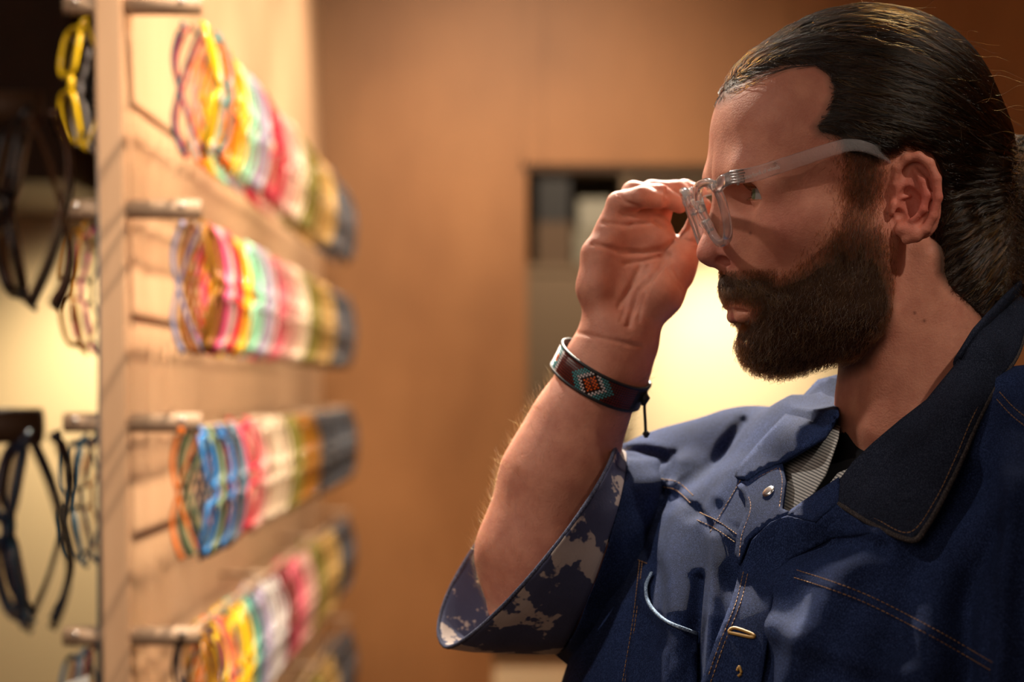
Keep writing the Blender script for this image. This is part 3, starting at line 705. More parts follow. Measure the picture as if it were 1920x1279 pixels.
# seams stitched in double rows
def off(pts, dx, dy): return [(a+dx, b+dy) for a, b in pts]
lines = []
for s_ in SEAMS:
    lines += [hair_line(bj, off(s_, 2, -7)), hair_line(bj, off(s_, -3, 7))]
lines += [hair_line(bj, [(1458, 796), (1420, 835), (1400, 880), (1330, 1000)]), hair_line(bj, [(1204, 1052), (1192, 1160), (1172, 1279)]), hair_line(bj, [(1199, 1052), (1187, 1160), (1167, 1279)]), hair_line(bj, [(1196, 1050), (1216, 1058)])]
stitches('stitching', [l for l in lines if len(l) > 3], jacket, thread_m)
# breast pocket
PK = [(1222, 1074, 4), (1211, 1100, 5), (1218, 1134, 5), (1250, 1165, 5), (1308, 1189, 3), (1306, 1330, 2), (1290, 1500, 2), (1150, 1480, 2), (1168, 1330, 2), (1184, 1200, 2), (1200, 1090, 2)]
PKX = [(x_, y_, 3) for x_ in (1235, 1265, 1290) for y_ in (1170, 1210, 1260, 1310) if y_ > 1165+(x_-1250)*.4]
pock, pi_ = sheet('pocket', PK, jacket_solid, denim_m, jacket, 0.002, 9, extra=PKX, ray=True, label='breast pocket with worn edge, coloured pale as if lit')
V_, F_ = tube(sheet_pts(pi_, smooth_line([(1222, 1074), (1211, 1100), (1218, 1134), (1250, 1165), (1308, 1189)], 6), 0.0014), 0.0013, 6)
from_np('pocket_edge', V_, F_, denim('worn_lit_denim_edge', (0.22, 0.32, 0.48)), pock)  # frayed edge; the light on it is put into the pale colour

# ---- the far sleeve: a wide tube that opens around the forearm, turned back at the cuff
def ring(c, lv, sv, dn, df, dl=0.0, n=48, ph=0):
    """c (px,py,D); lv long half vector px; sv short half vector px (towards the far side); dn/df depth of the near and far half"""
    out = []
    for j in range(n):
        t = 2*math.pi*j/n; a, b = math.cos(t), math.sin(t)
        dd = b*(df if b > 0 else dn)+a*dl
        k = 1.0 if b > 0 else 0.55
        out.append(P(c[0]+lv[0]*a+sv[0]*b*k, c[1]+lv[1]*a+sv[1]*b*k, c[2]+dd))
    return out
R0 = ring((992, 1018, 1.755), (158, -194), (-62, -46), .095, .050)
R0b = ring((1020, 1030, 1.755), (136, -190), (-50, -38), .092, .055)
R1 = ring((1108, 1038, 1.765), (62, -186), (-40, -20), .088, .055)
R2 = ring((1160, 1062, 1.785), (70, -205), (-30, -10), .085, .055)
R3 = ring((1225, 1070, 1.80), (40, -200), (-20, 0), .050, .05)
R4 = ring((1300, 1060, 1.80), (20, -160), (-10, 0), .03, .03)
def loft(name, rings, m, parent, wob=0.0, th=0.002, sub=3, **kw):
    V_ = []; F_ = []
    rr_ = []
    for i in range(len(rings)-1):
        for s in range(sub): rr_.append([a.lerp(b, s/sub) for a, b in zip(rings[i], rings[i+1])])
    rr_.append(rings[-1]); n = len(rings[0])
    for i, r in enumerate(rr_):
        c = sum(r, Vector())/n
        for j, p in enumerate(r):
            w = wob*(math.sin(j*0.9+i*0.35)+0.6*math.sin(j*1.7-i*0.5))
            V_.append(p+(p-c).normalized()*w)
    for i in range(len(rr_)-1):
        for j in range(n): F_.append((i*n+j, i*n+(j+1) % n, (i+1)*n+(j+1) % n, (i+1)*n+j))
    o = from_np(name, V_, F_, m, parent, **kw)
    md = o.modifiers.new('thick', 'SOLIDIFY'); md.thickness = th; md.offset = 0
    sb = o.modifiers.new('sub', 'SUBSURF'); sb.levels = 1; sb.render_levels = 1
    return o
sleeve = loft('sleeve', [R1, R2, R3, R4], denim_m, jacket, 0.0018, 0.002, 4, label='loose denim sleeve of the raised arm')
print_m = mat('printed_lining', (0.07, 0.08, 0.16), 0.85)
Np, Lp, Bp = nodes(print_m)
n1 = noise(print_m, 26, (1, 1, 1.0), detail=4, rough=0.6); n2 = noise(print_m, 500, detail=1)
r1 = ramp(print_m, n1.outputs[0], [(0.0, (0.035, 0.040, 0.085)), (0.535, (0.060, 0.068, 0.135)), (0.555, (0.50, 0.42, 0.38)), (1.0, (0.58, 0.50, 0.46))]); r1.color_ramp.interpolation = 'LINEAR'
Lp.new(r1.outputs[0], Bp.inputs['Base Color']); bump(print_m, n2.outputs[0], 0.0004, 0.6)
loft('cuff', [R0, R0b, R1], print_m, sleeve, 0.0008, 0.0035, 4, label='turned back cuff with pale leaf print on navy')
# inside of the sleeve behind the forearm, hem roll
V_, F_ = tube(R0, 0.0016, 8, closed=True); from_np('cuff_hem', V_, F_, denim('pale_hem', (0.07, 0.08, 0.13)), sleeve)

# ---- trousers and shoes, out of the frame: he stands on the floor
tr = lambda p: np.maximum(smin(smin(cap(p, (0.215, 1.665, 0.98), (0.215, 1.665, 0.90), .15, .16), chain(p, [(0.15, 1.76, 0.88), (0.12, 1.76, 0.50), (0.13, 1.78, 0.06)], (.10, .075, .06), .05), .06), chain(p, [(0.28, 1.58, 0.88), (0.26, 1.55, 0.50), (0.28, 1.56, 0.06)], (.10, .075, .06), .05), .06), np.maximum(0.05-p[:, 2], p[:, 2]-1.0))
Vq, Qq = mesh_sdf(tr, (-0.1, 1.3, 0.02), (0.6, 2.1, 1.1), 0.012, 1); from_np('trousers', Vq, Qq, mat('black_trousers', (0.02, 0.02, 0.022), 0.9), person)
for (x, y) in ((0.13, 1.78), (0.28, 1.56)):
    f = lambda p: np.maximum(smin(cap(p, (x, y, 0.06), (x-.12, y-.06, 0.035), .05, .04), cap(p, (x, y, .03), (x, y, .10), .048, .05), .03), 0.001-p[:, 2])
    Vq, Qq = mesh_sdf(f, (x-.3, y-.2, -0.02), (x+.2, y+.2, .2), 0.006, 1); from_np('shoe', Vq, Qq, mat('brown_leather', (0.09, 0.045, 0.02), 0.4), person)
# relaxed left hand at the end of the hanging sleeve
hl = NP(2060, 2380, 1.36)
def lh(p):
    c = hl; d = cap(p, c+np.array([0, 0, .08], 'f'), c, .028, .026); d = smin(d, ell(p, c-np.array([.005, 0, .05], 'f'), (.018, .042, .055)), .02)
    for k in range(4):
        y = -.030+.020*k; l = (.062, .075, .072, .058)[k]
        b = c+np.array([-.005, y, -.09], 'f'); m_ = b+np.array([-.006, 0, -l*.5], 'f'); t = m_+np.array([-.02, 0, -l*.42], 'f')
        d = smin(d, chain(p, [b, m_, t], (.0095, .0085, .007), .006), .006)
    return smin(d, chain(p, [c+np.array([-.01, -.035, -.02], 'f'), c+np.array([-.025, -.058, -.055], 'f'), c+np.array([-.03, -.060, -.085], 'f')], (.015, .011, .008), .008), .012)
Vq, Qq = mesh_sdf(lh, hl-np.array([.1, .12, .24], 'f'), hl+np.array([.1, .1, .1], 'f'), 0.004, 1)
from_np('hand', Vq, Qq, mat('skin_hand', (0.60, 0.315, 0.225), 0.5), person)
# ============================================================ CLEAR SPECTACLES HE HOLDS
acet = mat('clear_acetate', (0.97, 0.93, 0.94), 0.10, trans=0.87, ior=1.25, spec=0.8, coat=0.8)
GT = math.radians(20)
GDN = np.array([math.sin(GT), math.cos(GT), 0]); GN = np.array([-math.cos(GT), math.sin(GT), 0]); GW = np.array([-0.087, 0, 0.996])
GC = np.array(HL(1336, 398, 88)); GC[2] = 0
def G(a, b, c=0.0):           # a: along the front (near side +), b: down, c: outwards; head units
    return Vector(h2w((GC+GW*a+GDN*b+GN*(c-0.0009*a*a))[None])[0].tolist())
specs = empty('spectacles', G(0, 0), 'clear transparent spectacles held up in front of the bearded man\'s eyes', 'spectacles')
def lens_outline(cx, n=40, k=1.0):
    out = []
    for j in range(n):
        t = 2*math.pi*j/n; ca, sa = math.cos(t), math.sin(t); e = 0.78
        x = math.copysign(abs(ca)**e, ca); y = math.copysign(abs(sa)**e, sa)
        out.append((cx+x*51*k*(1.0-0.18*y), y*57*k+4))
    return out
parts = []
for sg in (1, -1):
    o = lens_outline(sg*90); parts.append(tube([G(a, b) for a, b in o], [(.0030, .0028)]*len(o), 10, closed=True, flat=0.7, ups=[(G(a, b, 10)-G(a, b, 0)).normalized() for a, b in o]))
    parts.append(tube([G(sg*140, -36), G(sg*168, -43), G(sg*190, -44, -6)], [(.0042, .0030)]*3, 10, flat=0.6, ups=(0, 0, 1)))
parts.append(tube([G(a, b) for a, b in smooth_line([(-38, -10), (-22, -20), (0, -25), (22, -20), (38, -10)], 4)], [(.0032, .0028)]*17, 10, flat=0.7, ups=(0, 0, 1)))
for sg in (1, -1): parts.append(tube([G(sg*28, 14, -4), G(sg*24, 24, -10), G(sg*30, 36, -10)], [.002, .0026, .0018], 8))
V_, F_ = merge(parts); from_np('frame_front', V_, F_, acet, specs)
lens_m = bpy.data.materials.new('lens'); lens_m.use_nodes = True; MATS['lens'] = lens_m
_n, _l = lens_m.node_tree.nodes, lens_m.node_tree.links; _n.remove(_n['Principled BSDF'])
_t = _n.new('ShaderNodeBsdfTransparent'); _g = _n.new('ShaderNodeBsdfGlossy'); _g.inputs['Roughness'].default_value = 0.03; _f = _n.new('ShaderNodeFresnel'); _f.inputs[0].default_value = 1.35
_x = _n.new('ShaderNodeMixShader'); _x.inputs[0].default_value = 0.07; _l.new(_t.outputs[0], _x.inputs[1]); _l.new(_g.outputs[0], _x.inputs[2]); _l.new(_x.outputs[0], _n['Material Output'].inputs[0])
_t.inputs[0].default_value = (0.97, 0.96, 0.95, 1)
for sg in (1, -1):
    o = lens_outline(sg*90, 40, 0.97); V_ = []; F_ = []
    for c in (2, -2):
        V_ += [G(a, b, c) for a, b in o]+[G(sg*90, 4, c+3)]
        b0 = 0 if c == 2 else 41
        F_ += [(b0+j, b0+(j+1) % 40, b0+40) for j in range(40)]
    F_ += [(j, (j+1) % 40, 41+(j+1) % 40, 41+j) for j in range(40)]
    from_np('lens', V_, F_, lens_m, specs)
for sg in (1, -1):
    tp = smooth_line([G(sg*190, -44, -8), hp(1420, 325, sg*196), hp(1500, 299, sg*199), hp(1562, 279, sg*206), hp(1598, 272, sg*212), hp(1635, 280, sg*213), hp(1672, 302, sg*190)], 8)
    tp = [Vector(q) for q in tp]; n = len(tp)
    w = [(.0048*(1-0.12*i/n) if i < n*0.6 else .0042-0.0012*(i-n*0.6)/(n*0.4), .0014) for i in range(n)]
    V_, F_ = tube(tp, w, 12, flat=0.55, ups=(0, 0, 1)); tmp = from_np('temple', V_, F_, acet, specs)
    # hinge: five interlocking knuckles and a small screw
    hg = []
    c0, c1 = tp[0], tp[2]; dirv = (c1-c0).normalized(); upv = Vector((0, 0, 1)); upv = (upv-dirv*upv.dot(dirv)).normalized(); side = dirv.cross(upv)
    for k in range(5):
        b = c0+upv*(-.0036+.0018*k)+dirv*.002
        hg.append(tube([b-dirv*.0035, b+dirv*.0055+dirv*(.0008*(k % 2))], [(.00062, .0017)]*2, 8, flat=0.6, ups=tuple(upv)))
    hg.append(tube([c0+upv*.0046+dirv*.003, c0-upv*.0056+dirv*.003], .0009, 8))
    V_, F_ = merge(hg); from_np('hinge', V_, F_, mat('pale_metal_hinge', (0.9, 0.86, 0.85), 0.3, metal=0.7), tmp)
    if sg == 1:
        cu = bpy.data.curves.new('lettering', 'FONT'); cu.body = '[K] atterbank of wheels'; cu.size = 0.0040; cu.extrude = 0.00006; cu.align_y = 'CENTER'
        a, b = hp(1381, 338, 202), hp(1465, 311, 205); xd = (b-a).normalized(); yd = Vector((0, 0, 1)); yd = (yd-xd*yd.dot(xd)).normalized(); zd = xd.cross(yd)
        t_c = bpy.data.objects.new('t', cu); COL.objects.link(t_c); bpy.context.view_layer.update(); me_ = bpy.data.meshes.new_from_object(t_c.evaluated_get(bpy.context.evaluated_depsgraph_get())); bpy.data.objects.remove(t_c); bpy.data.curves.remove(cu)
        me_.materials.clear(); me_.materials.append(mat('white_print', (0.85, 0.78, 0.76), 0.6)); t_o = bpy.data.objects.new('lettering', me_)
        finish(t_o, tmp); t_o.matrix_parent_inverse = Matrix(); M4 = Matrix((xd, yd, zd)).transposed().to_4x4(); M4.translation = a+zd*0.0016
        M4 = M4 @ Matrix.Diagonal((0.78, 1, 1, 1)); t_o.matrix_basis = M4

# ============================================================ BEADED BRACELET
fa = (np.array(P(1160, 640, DH))-np.array(P(1122, 712, DH))); fa = fa/np.linalg.norm(fa)
ax = fa+np.array([0.03, -0.30, 0.10]); ax /= np.linalg.norm(ax)
e1 = np.cross(ax, [0, 1, 0]); e1 /= np.linalg.norm(e1); e1 = e1 if e1[0] > 0 else -e1
e2 = np.cross(ax, e1); e2 = e2 if e2[1] < 0 else -e2       # towards the camera
BC = np.array(P(1121, 700, DH))
_th = np.linspace(0, 2*math.pi, 73); _R = []
for t_ in _th:
    d_ = e1*math.cos(t_)+e2*math.sin(t_); rs = np.linspace(.018, .045, 80); ok_ = [min(hand_sdf((BC[None]+d_[None]*r_+ax[None]*h_).astype(np.float32))[0] for h_ in (-.008, .008)) > .0010 for r_ in rs]
    _R.append(rs[next((i for i, v in enumerate(ok_) if v), 79)])
_R = np.array(_R); _R = np.convolve(np.r_[_R[-7:-1], _R, _R[1:7]], np.ones(7)/7, 'same')[6:-6]+.0006
def br_r(t): return float(np.interp(t % (2*math.pi), _th, _R))+0.0028*max(0, -math.cos(t))**2
def br_pt(th, h=0.0):         # th: 0 = right, 90 deg = towards the camera
    return BC+(e1*math.cos(th)+e2*math.sin(th))*br_r(th)+ax*h
bracelet = empty('bracelet', Vector(BC.tolist()), 'beaded leather bracelet with an orange and turquoise diamond on his wrist', 'bracelet')
NB = 124; cols = {'r': (0.16, 0.022, 0.012), 'o': (0.75, 0.11, 0.01), 'w': (0.72, 0.62, 0.60), 't': (0.10, 0.33, 0.34), 'k': (0.03, 0.01, 0.01), 'b': (0.008, 0.009, 0.014)}
bead_ms = {k: mat('bead_'+{'r': 'oxblood', 'o': 'orange', 'w': 'white', 't': 'turquoise', 'k': 'brown', 'b': 'black'}[k], v, 0.3, coat=0.4) for k, v in cols.items()}
keys = list(cols)
def bead_col(dc, dr):
    m = abs(dc)+abs(dr)
    if m <= 3: return 'o' if (dc+dr) % 3 or m > 2 else 'r'
    if m == 4: return 'k'
    if m <= 6: return 'w'
    if m <= 9: return 't'
    if dc < -18:
        q = (-dc-19) % 14
        if q in (0, 1): return 'w'
        if q < 8: return 'o' if (3 <= q <= 5 and abs(dr) <= 1) else 't'
        if q in (8,): return 'w'
        return 'r' if q < 12 else 'w'
    if dc > 19: return 'b'
    return 'r'
V_ = []; F_ = []; mi = []
c0 = None
angs = [2*math.pi*j/NB for j in range(NB)]
px0 = [to_px(np.array([br_pt(t)]))[0][0] for t in angs]
front = [j for j in range(NB) if math.sin(angs[j]) > 0]; c0 = min(front, key=lambda j: abs(px0[j]-1108))
for j in range(NB):
    for r in range(-4, 5):
        t0, t1 = angs[j]-math.pi/NB*0.9, angs[j]+math.pi/NB*0.9
        ctr_ = br_pt(angs[j], r*.00180); o_ = (ctr_-BC-ax*((ctr_-BC)@ax)); o_ /= np.linalg.norm(o_)
        b = len(V_)
        for (t, h, z) in ((t0, -.00084, 0), (t1, -.00084, 0), (t1, .00084, 0), (t0, .00084, 0)):
            V_.append(br_pt(t, r*.00180+h)+o_*z)
        tm0, tm1 = angs[j]-math.pi/NB*0.55, angs[j]+math.pi/NB*0.55
        for (t, h) in ((tm0, -.0004), (tm1, -.0004), (tm1, .0004), (tm0, .0004)): V_.append(br_pt(t, r*.00180+h)+o_*.0008)
        F_ += [(b+4, b+5, b+6, b+7), (b, b+1, b+5, b+4), (b+1, b+2, b+6, b+5), (b+2, b+3, b+7, b+6), (b+3, b, b+4, b+7)]
        dc = c0-j if True else j
        mi += [keys.index(bead_col(dc, r))]*5
o = from_np('beads', V_, F_, [bead_ms[k] for k in keys], bracelet, smooth=False, kind='stuff')
o.data.polygons.foreach_set('material_index', mi)
leather = mat('black_leather', (0.010, 0.010, 0.012), 0.5)
for h in (-.0090, .0090):
    V_, F_ = tube([br_pt(t, h) for t in angs], (.0013), 8, closed=True); from_np('leather_edge', V_, F_, leather, bracelet)
V_ = []; F_ = []
for t in angs: V_ += [br_pt(t, -.0088)-0, br_pt(t, .0088)]
n = len(angs); F_ = [(2*j, 2*j+1, (2*j+3) % (2*n), (2*j+2) % (2*n)) for j in range(n)]
o = from_np('leather_band', V_, F_, leather, bracelet); md = o.modifiers.new('thick', 'SOLIDIFY'); md.thickness = 0.0008; md.offset = 0
kn = Vector(br_pt(0.25).tolist())
V_, F_ = tube(smooth_line([kn, kn+Vector((.002, -.003, .006)), kn+Vector((.0035, -.003, .001)), kn+Vector((.002, -.002, -.004)), kn+Vector((.0025, -.002, -.016)), kn+Vector((.003, -.001, -.026))], 5), .0011, 8); from_np('cord', V_, F_, leather, bracelet)
parts = [tube([kn+Vector((.003, -.001, z)), kn+Vector((.0032, -.001, z-.002)), kn+Vector((.0032, -.001, z-.005))], [.0014, .0028, .0012], 8) for z in (-.023,)]+[tube([kn+Vector((.001, -.002, .006)), kn+Vector((.0025, -.003, .0005)), kn+Vector((.001, -.002, -.005))], [.0015, .0036, .0015], 8)]
V_, F_ = merge(parts); from_np('knot', V_, F_, leather, bracelet)
# ============================================================ STRANDS
def hairmat(name, mel, rough=0.32, red=0.6):
    m = bpy.data.materials.new(name); m.use_nodes = True; N, L = m.node_tree.nodes, m.node_tree.links
    N.remove(N['Principled BSDF']); h = N.new('ShaderNodeBsdfHairPrincipled'); h.parametrization = 'MELANIN'
    h.inputs['Melanin'].default_value = mel; h.inputs['Melanin Redness'].default_value = red; h.inputs['Roughness'].default_value = rough
    h.inputs['Random Color'].default_value = 0.4
    L.new(h.outputs[0], N['Material Output'].inputs[0]); return m
def surf_sample(Vx, Qx, n, keep=None):
    a = Vx[Qx]; A = np.linalg.norm(np.cross(a[:, 2]-a[:, 0], a[:, 3]-a[:, 1]), axis=1)
    i = rng.choice(len(Qx), n, p=A/A.sum()); u = rng.random((n, 2, 1))
    q = a[i]; return (q[:, 0]*(1-u[:, 0])+q[:, 1]*u[:, 0])*(1-u[:, 1])+(q[:, 3]*(1-u[:, 0])+q[:, 2]*u[:, 0])*u[:, 1]
h_all = lambda q: np.minimum(hair_sdf(q), bun_sdf(q))
bp = np.array(HL(1905, 335, 0), np.float32)
def comb(p, K, step, lift, jit, target=bp, grav=0.0):
    out = [p+0]; ph = (np.sin(p[:, :1]*0.05+p[:, 1:2]*0.11+p[:, 2:3]*0.07)*3+rng.random((len(p), 1))*1.6)
    for k in range(K-1):
        d = target-p; nd = np.linalg.norm(d, axis=1, keepdims=True); d = d/np.maximum(nd, 1)
        d[:, 1] += grav
        Gq = grad(h_all, p.astype(np.float32), 2.0)
        d = d-(d*Gq).sum(1, keepdims=True)*Gq; d /= np.maximum(np.linalg.norm(d, axis=1, keepdims=True), 1e-3)
        side = np.cross(d, Gq)
        p = p+d*step+side*(np.sin(ph[:, :1]+k*0.55)*jit)
        dist = evalf(h_all, p.astype(np.float32))
        p = p-Gq*np.clip(dist-lift, -6, 6)[:, None]
        out.append(p)
    return np.stack(out, 1)
N1 = 36000
p = surf_sample(Vr, Qr, N1).astype(np.float32)
K = 12; lift = (rng.random(N1)**2*7.0+0.2).astype(np.float32)
st = comb(p, K, (7+6*rng.random((N1, 1))).astype(np.float32), lift, 1.9)
rad = np.linspace(1, 0.35, K)[None]*(0.00010+0.00008*rng.random((N1, 1)))
Wst = h2w(st.reshape(-1, 3)).reshape(N1, K, 3)
strands('hair_strands', Wst, rad, hairmat('hair_fibre', 0.93, 0.24, 0.2), hair, kind='stuff')
N1b = 6500
p = surf_sample(Vr, Qr, N1b*2).astype(np.float32); p = p[p[:, 0] > HL(1490, 100)[0]]; p = p[:N1b]; N1b = len(p); st = comb(p, 16, (6+7*rng.random((N1b, 1))).astype(np.float32), (2+rng.random(N1b)*6).astype(np.float32), 2.4)
strands('highlight_strands', h2w(st.reshape(-1, 3)).reshape(N1b, 16, 3), np.linspace(1, .35, 16)[None]*0.00012*np.ones((N1b, 1)), hairmat('highlight_fibre', 0.46, 0.2, 0.3), hair, kind='stuff')  # lighter hairs, with the highlights of the hair put into their colour
# a few stray pale hairs and loose curls at the back of the head
N2 = 420
p = surf_sample(Vr, Qr, 6000); p = p[(p[:, 0] > 0)][:N2]; p = p.astype(np.float32); n_ = len(p)
Gq = grad(h_all, p, 2.0); K = 14; pos = p.copy(); out = [pos]; vel = (bp-p); vel /= np.linalg.norm(vel, axis=1, keepdims=True); vel = vel*0.8+Gq*0.35+rng.normal(0, .35, p.shape)
ph = rng.random((n_, 2))*6.28; om = 0.35+rng.random((n_, 1))*0.4; ln = 5+5*rng.random((n_, 1))
for k in range(K-1):
    c1 = np.cross(vel, Gq); vel = vel+c1*np.sin(ph[:, :1]+k*om)*0.35; vel /= np.linalg.norm(vel, axis=1, keepdims=True); pos = pos+vel*ln*0.9; out.append(pos)
st = np.stack(out, 1); strands('stray_hairs', h2w(st.reshape(-1, 3)).reshape(n_, K, 3), np.linspace(1, .4, K)[None]*0.00008*np.ones((n_, 1)), hairmat('stray_fibre', 0.55, 0.3, 0.7), hair, kind='stuff')
# curls of the tail and nape
N3 = 4200
p = surf_sample(Vr, Qr, 14000); p = p[(p[:, 0] > HL(1845, 300)[0]-20) & (p[:, 1] > HL(1800, 270)[1])][:N3].astype(np.float32); n_ = len(p); Gq = grad(h_all, p, 2.0)
K = 18; t = np.arange(K)[None, :, None]; dirn = np.array([0.25, 1.0, 0.0])+rng.normal(0, .45, (n_, 3)); dirn /= np.linalg.norm(dirn, axis=1, keepdims=True)
s1 = np.cross(dirn, Gq); rC = 5+5*rng.random((n_, 1, 1)); ph = rng.random((n_, 1, 1))*6.28; w_ = 0.55+0.3*rng.random((n_, 1, 1))
st = p[:, None]+dirn[:, None]*t*3.4+s1[:, None]*rC*np.sin(ph+t*w_)+Gq[:, None]*(2+rC*0.8*(1+np.cos(ph+t*w_)))-Gq[:, None]*2
strands('curls', h2w(st.reshape(-1, 3)).reshape(n_, K, 3), np.linspace(1, .5, K)[None]*0.00010*np.ones((n_, 1)), MATS.get('x') or hairmat('curl_fibre', 0.68, 0.28, 0.65), hair, kind='stuff')
# beard
bm_f = hairmat('beard_fibre', 0.58, 0.4, 0.75)
def whiskers(roots, Gq, flow, L_, K, curl, lift):
    n_ = len(roots); t = np.linspace(0, 1, K)[None, :, None]
    d = flow+Gq*lift+rng.normal(0, .22, (n_, 3)); d /= np.linalg.norm(d, axis=1, keepdims=True)
    s1 = np.cross(d, Gq); s1 /= np.maximum(np.linalg.norm(s1, axis=1, keepdims=True), .1); ph = rng.random((n_, 1, 1))*6.28
    return roots[:, None]+d[:, None]*L_[:, None, None]*t+s1[:, None]*curl*np.sin(ph+t*(2.5+3*rng.random((n_, 1, 1))))*t-Gq[:, None]*(lift*0.9*L_[:, None, None])*t*t
NBd = 26000
p = surf_sample(Ve, Qe, NBd).astype(np.float32); Gq = grad(beard_sdf, p, 2.0)
low = np.clip((p[:, 1]-HL(1500, 420)[1])/200, 0, 1)
flow = np.stack([-0.25+0.2*low*0, np.ones(NBd), np.zeros(NBd)], 1)
must = (p[:, 1] < HL(1400, 566)[1]) & (p[:, 0] < HL(1432, 550)[0]); flow[must] = np.stack([0.35*np.ones(must.sum()), np.ones(must.sum()), np.sign(p[must, 2])*0.5], 1)
L_ = 12+12*rng.random(NBd)+18*low*rng.random(NBd); L_[must] = 16+14*rng.random(must.sum())
st = whiskers(p-Gq*2.5, Gq, flow, L_, 7, 5.0, 0.6)
strands('beard_strands', h2w(st.reshape(-1, 3)).reshape(NBd, 7, 3), np.linspace(1, .3, 7)[None]*0.00013*np.ones((NBd, 1)), bm_f, beard, kind='stuff')
p = surf_sample(Ve, Qe, 40000).astype(np.float32); p = p[(p[:, 1] < HL(1400, 572)[1]) & (p[:, 0] < HL(1440, 550)[0])][:5000]; n_ = len(p); Gq = grad(beard_sdf, p, 2.0)
st = whiskers(p-Gq*2, Gq, np.stack([0.30+0*p[:, 0], np.ones(n_), np.sign(p[:, 2])*0.45], 1), 16+14*rng.random(n_), 8, 3.0, 0.55)
strands('moustache_strands', h2w(st.reshape(-1, 3)).reshape(n_, 8, 3), np.linspace(1, .3, 8)[None]*0.00013*np.ones((n_, 1)), hairmat('lit_moustache_fibre', 0.50, 0.4, 0.7), beard, kind='stuff')  # paler than the beard: light on the moustache put into the colour
# stubble where the beard thins out, neck stubble, sideburn, temples
p = surf_sample(Vh, Qh, 230000).astype(np.float32); pa = p.copy(); pa[:, 2] = np.abs(pa[:, 2])
b = polysd(pa[:, 0], pa[:, 1], BEARD); pr = np.where(b < 2, 0.9, np.exp(-(b-2)/9.0)*0.55); pr[(b > 34) | (evalf(head_core, pa) > 3)] = 0
lipz = (np.abs(pa[:, 0]-HL(1388, 585)[0]) < 24) & (np.abs(pa[:, 1]-HL(1395, 585)[1]) < 22); pr[lipz & (b > 0)] = 0
pr[(pa[:, 1] < HL(1400, 508, 0)[1]) & (pa[:, 0] < HL(1445, 500)[0])] = 0
k_ = rng.random(len(p)) < pr; p = p[k_]; Gq = grad(head_sdf, p, 2.0); n_ = len(p)
st = whiskers(p, Gq, np.tile([-0.15, 1.0, 0], (n_, 1)), 6+9*rng.random(n_)+np.clip(-b[k_]/2.5, 0, 14), 5, 1.8, 0.4)
strands('stubble', h2w(st.reshape(-1, 3)).reshape(n_, 5, 3), np.linspace(1, .4, 5)[None]*0.00009*np.ones((n_, 1)), bm_f, beard, kind='stuff')
# baby hairs along the hairline
p = surf_sample(Vh, Qh, 120000).astype(np.float32); pa = p.copy(); pa[:, 2] = np.abs(pa[:, 2])
b = polysd(pa[:, 0], pa[:, 1], HAIR); k_ = (b > -46) & (b < 5) & ((pa[:, 0] > HL(1450, 150)[0]) | (b < -4)) & (pa[:, 2] < 200) & (pa[:, 0] < HL(1680, 300)[0]) & (rng.random(len(p)) < np.exp(-np.maximum(b, 0)/4)*0.8)
p = p[k_]; st = comb(p, 7, np.float32(5.5), np.float32(1.5), 0.5); n_ = len(p)
strands('hairline', h2w(st.reshape(-1, 3)).reshape(n_, 7, 3), np.linspace(1, .4, 7)[None]*0.00008*np.ones((n_, 1)), bpy.data.materials['hair_fibre'], hair, kind='stuff')
# eyebrows, lashes
for sg in (1, -1):
    n_ = 420; t = rng.random(n_); bx = 1368+80*t; by = 320-12*np.sin(np.minimum(t*1.25, 1)*math.pi*0.6)+t*6+rng.normal(0, 3.2, n_)*(1-t*0.5); bw = 28+105*t
    r_ = np.array([HL(x, y, w) for x, y, w in zip(bx, by, bw)], np.float32)
    for _ in range(4): Gq = grad(head_core, r_, 2.0); r_ = r_-Gq*evalf(head_core, r_)[:, None]
    st = whiskers(r_-Gq, Gq, np.tile([0.6, -0.25, 0.9], (n_, 1)), 14+8*rng.random(n_), 5, 1.0, 0.25); st[..., 2] *= sg
    strands('eyebrow', h2w(st.reshape(-1, 3)).reshape(n_, 5, 3), np.linspace(1, .3, 5)[None]*0.0001*np.ones((n_, 1)), bm_f, person)
    for nm, n_, s_ in (('upper_lashes', 70, 1), ('lower_lashes', 40, -1)):
        az = np.radians(np.linspace(-46, 66, n_)); tt = (np.degrees(az)-13)/70; sh = np.sqrt(np.clip(1-tt*tt, 0, 1))
        e_ = np.radians(19*sh-np.degrees(az)*0.05) if s_ > 0 else np.radians(-15*sh-np.degrees(az)*0.08-1)
        dv = np.stack([-np.cos(az)*np.cos(e_), -np.sin(e_), np.sin(az)*np.cos(e_)], 1); r_ = EYE+dv*(ER+3); tl = np.linspace(0, 1, 5)[None, :, None]
        st = r_[:, None]+dv[:, None]*tl*(15 if s_ > 0 else 8)+np.array([0, -s_*1.0, 0])*(tl**1.6)*(9 if s_ > 0 else 4)-np.array([0, -s_*1.0, 0])*tl*4
        st[..., 2] *= sg
        strands(nm, h2w(st.reshape(-1, 3)).reshape(n_, 5, 3), np.linspace(1, .2, 5)[None]*0.00013*np.ones((n_, 1)), bm_f, person)
# fine golden hair of the forearm
p = surf_sample(Vf, Qf, 9000).astype(np.float32); x, y = to_px(p); k_ = (y > 700) & (y < 1180) & ((x < 1065-(y-700)*0.2) | (x > 1140)); p = p[k_][:1500]; Gq = grad(hand_sdf, p, .001); n_ = len(p)
tl = np.linspace(0, 1, 6)[None, :, None]; dv = np.array([0.1, 0, 0.9])+rng.normal(0, .3, (n_, 3)); st = p[:, None]+Gq[:, None]*tl*.0055+dv[:, None]*tl*tl*.006
strands('arm_hair', st, np.linspace(1, .3, 6)[None]*0.00005*np.ones((n_, 1)), hairmat('golden_fibre', 0.35, 0.4, 0.8), person, kind='stuff')
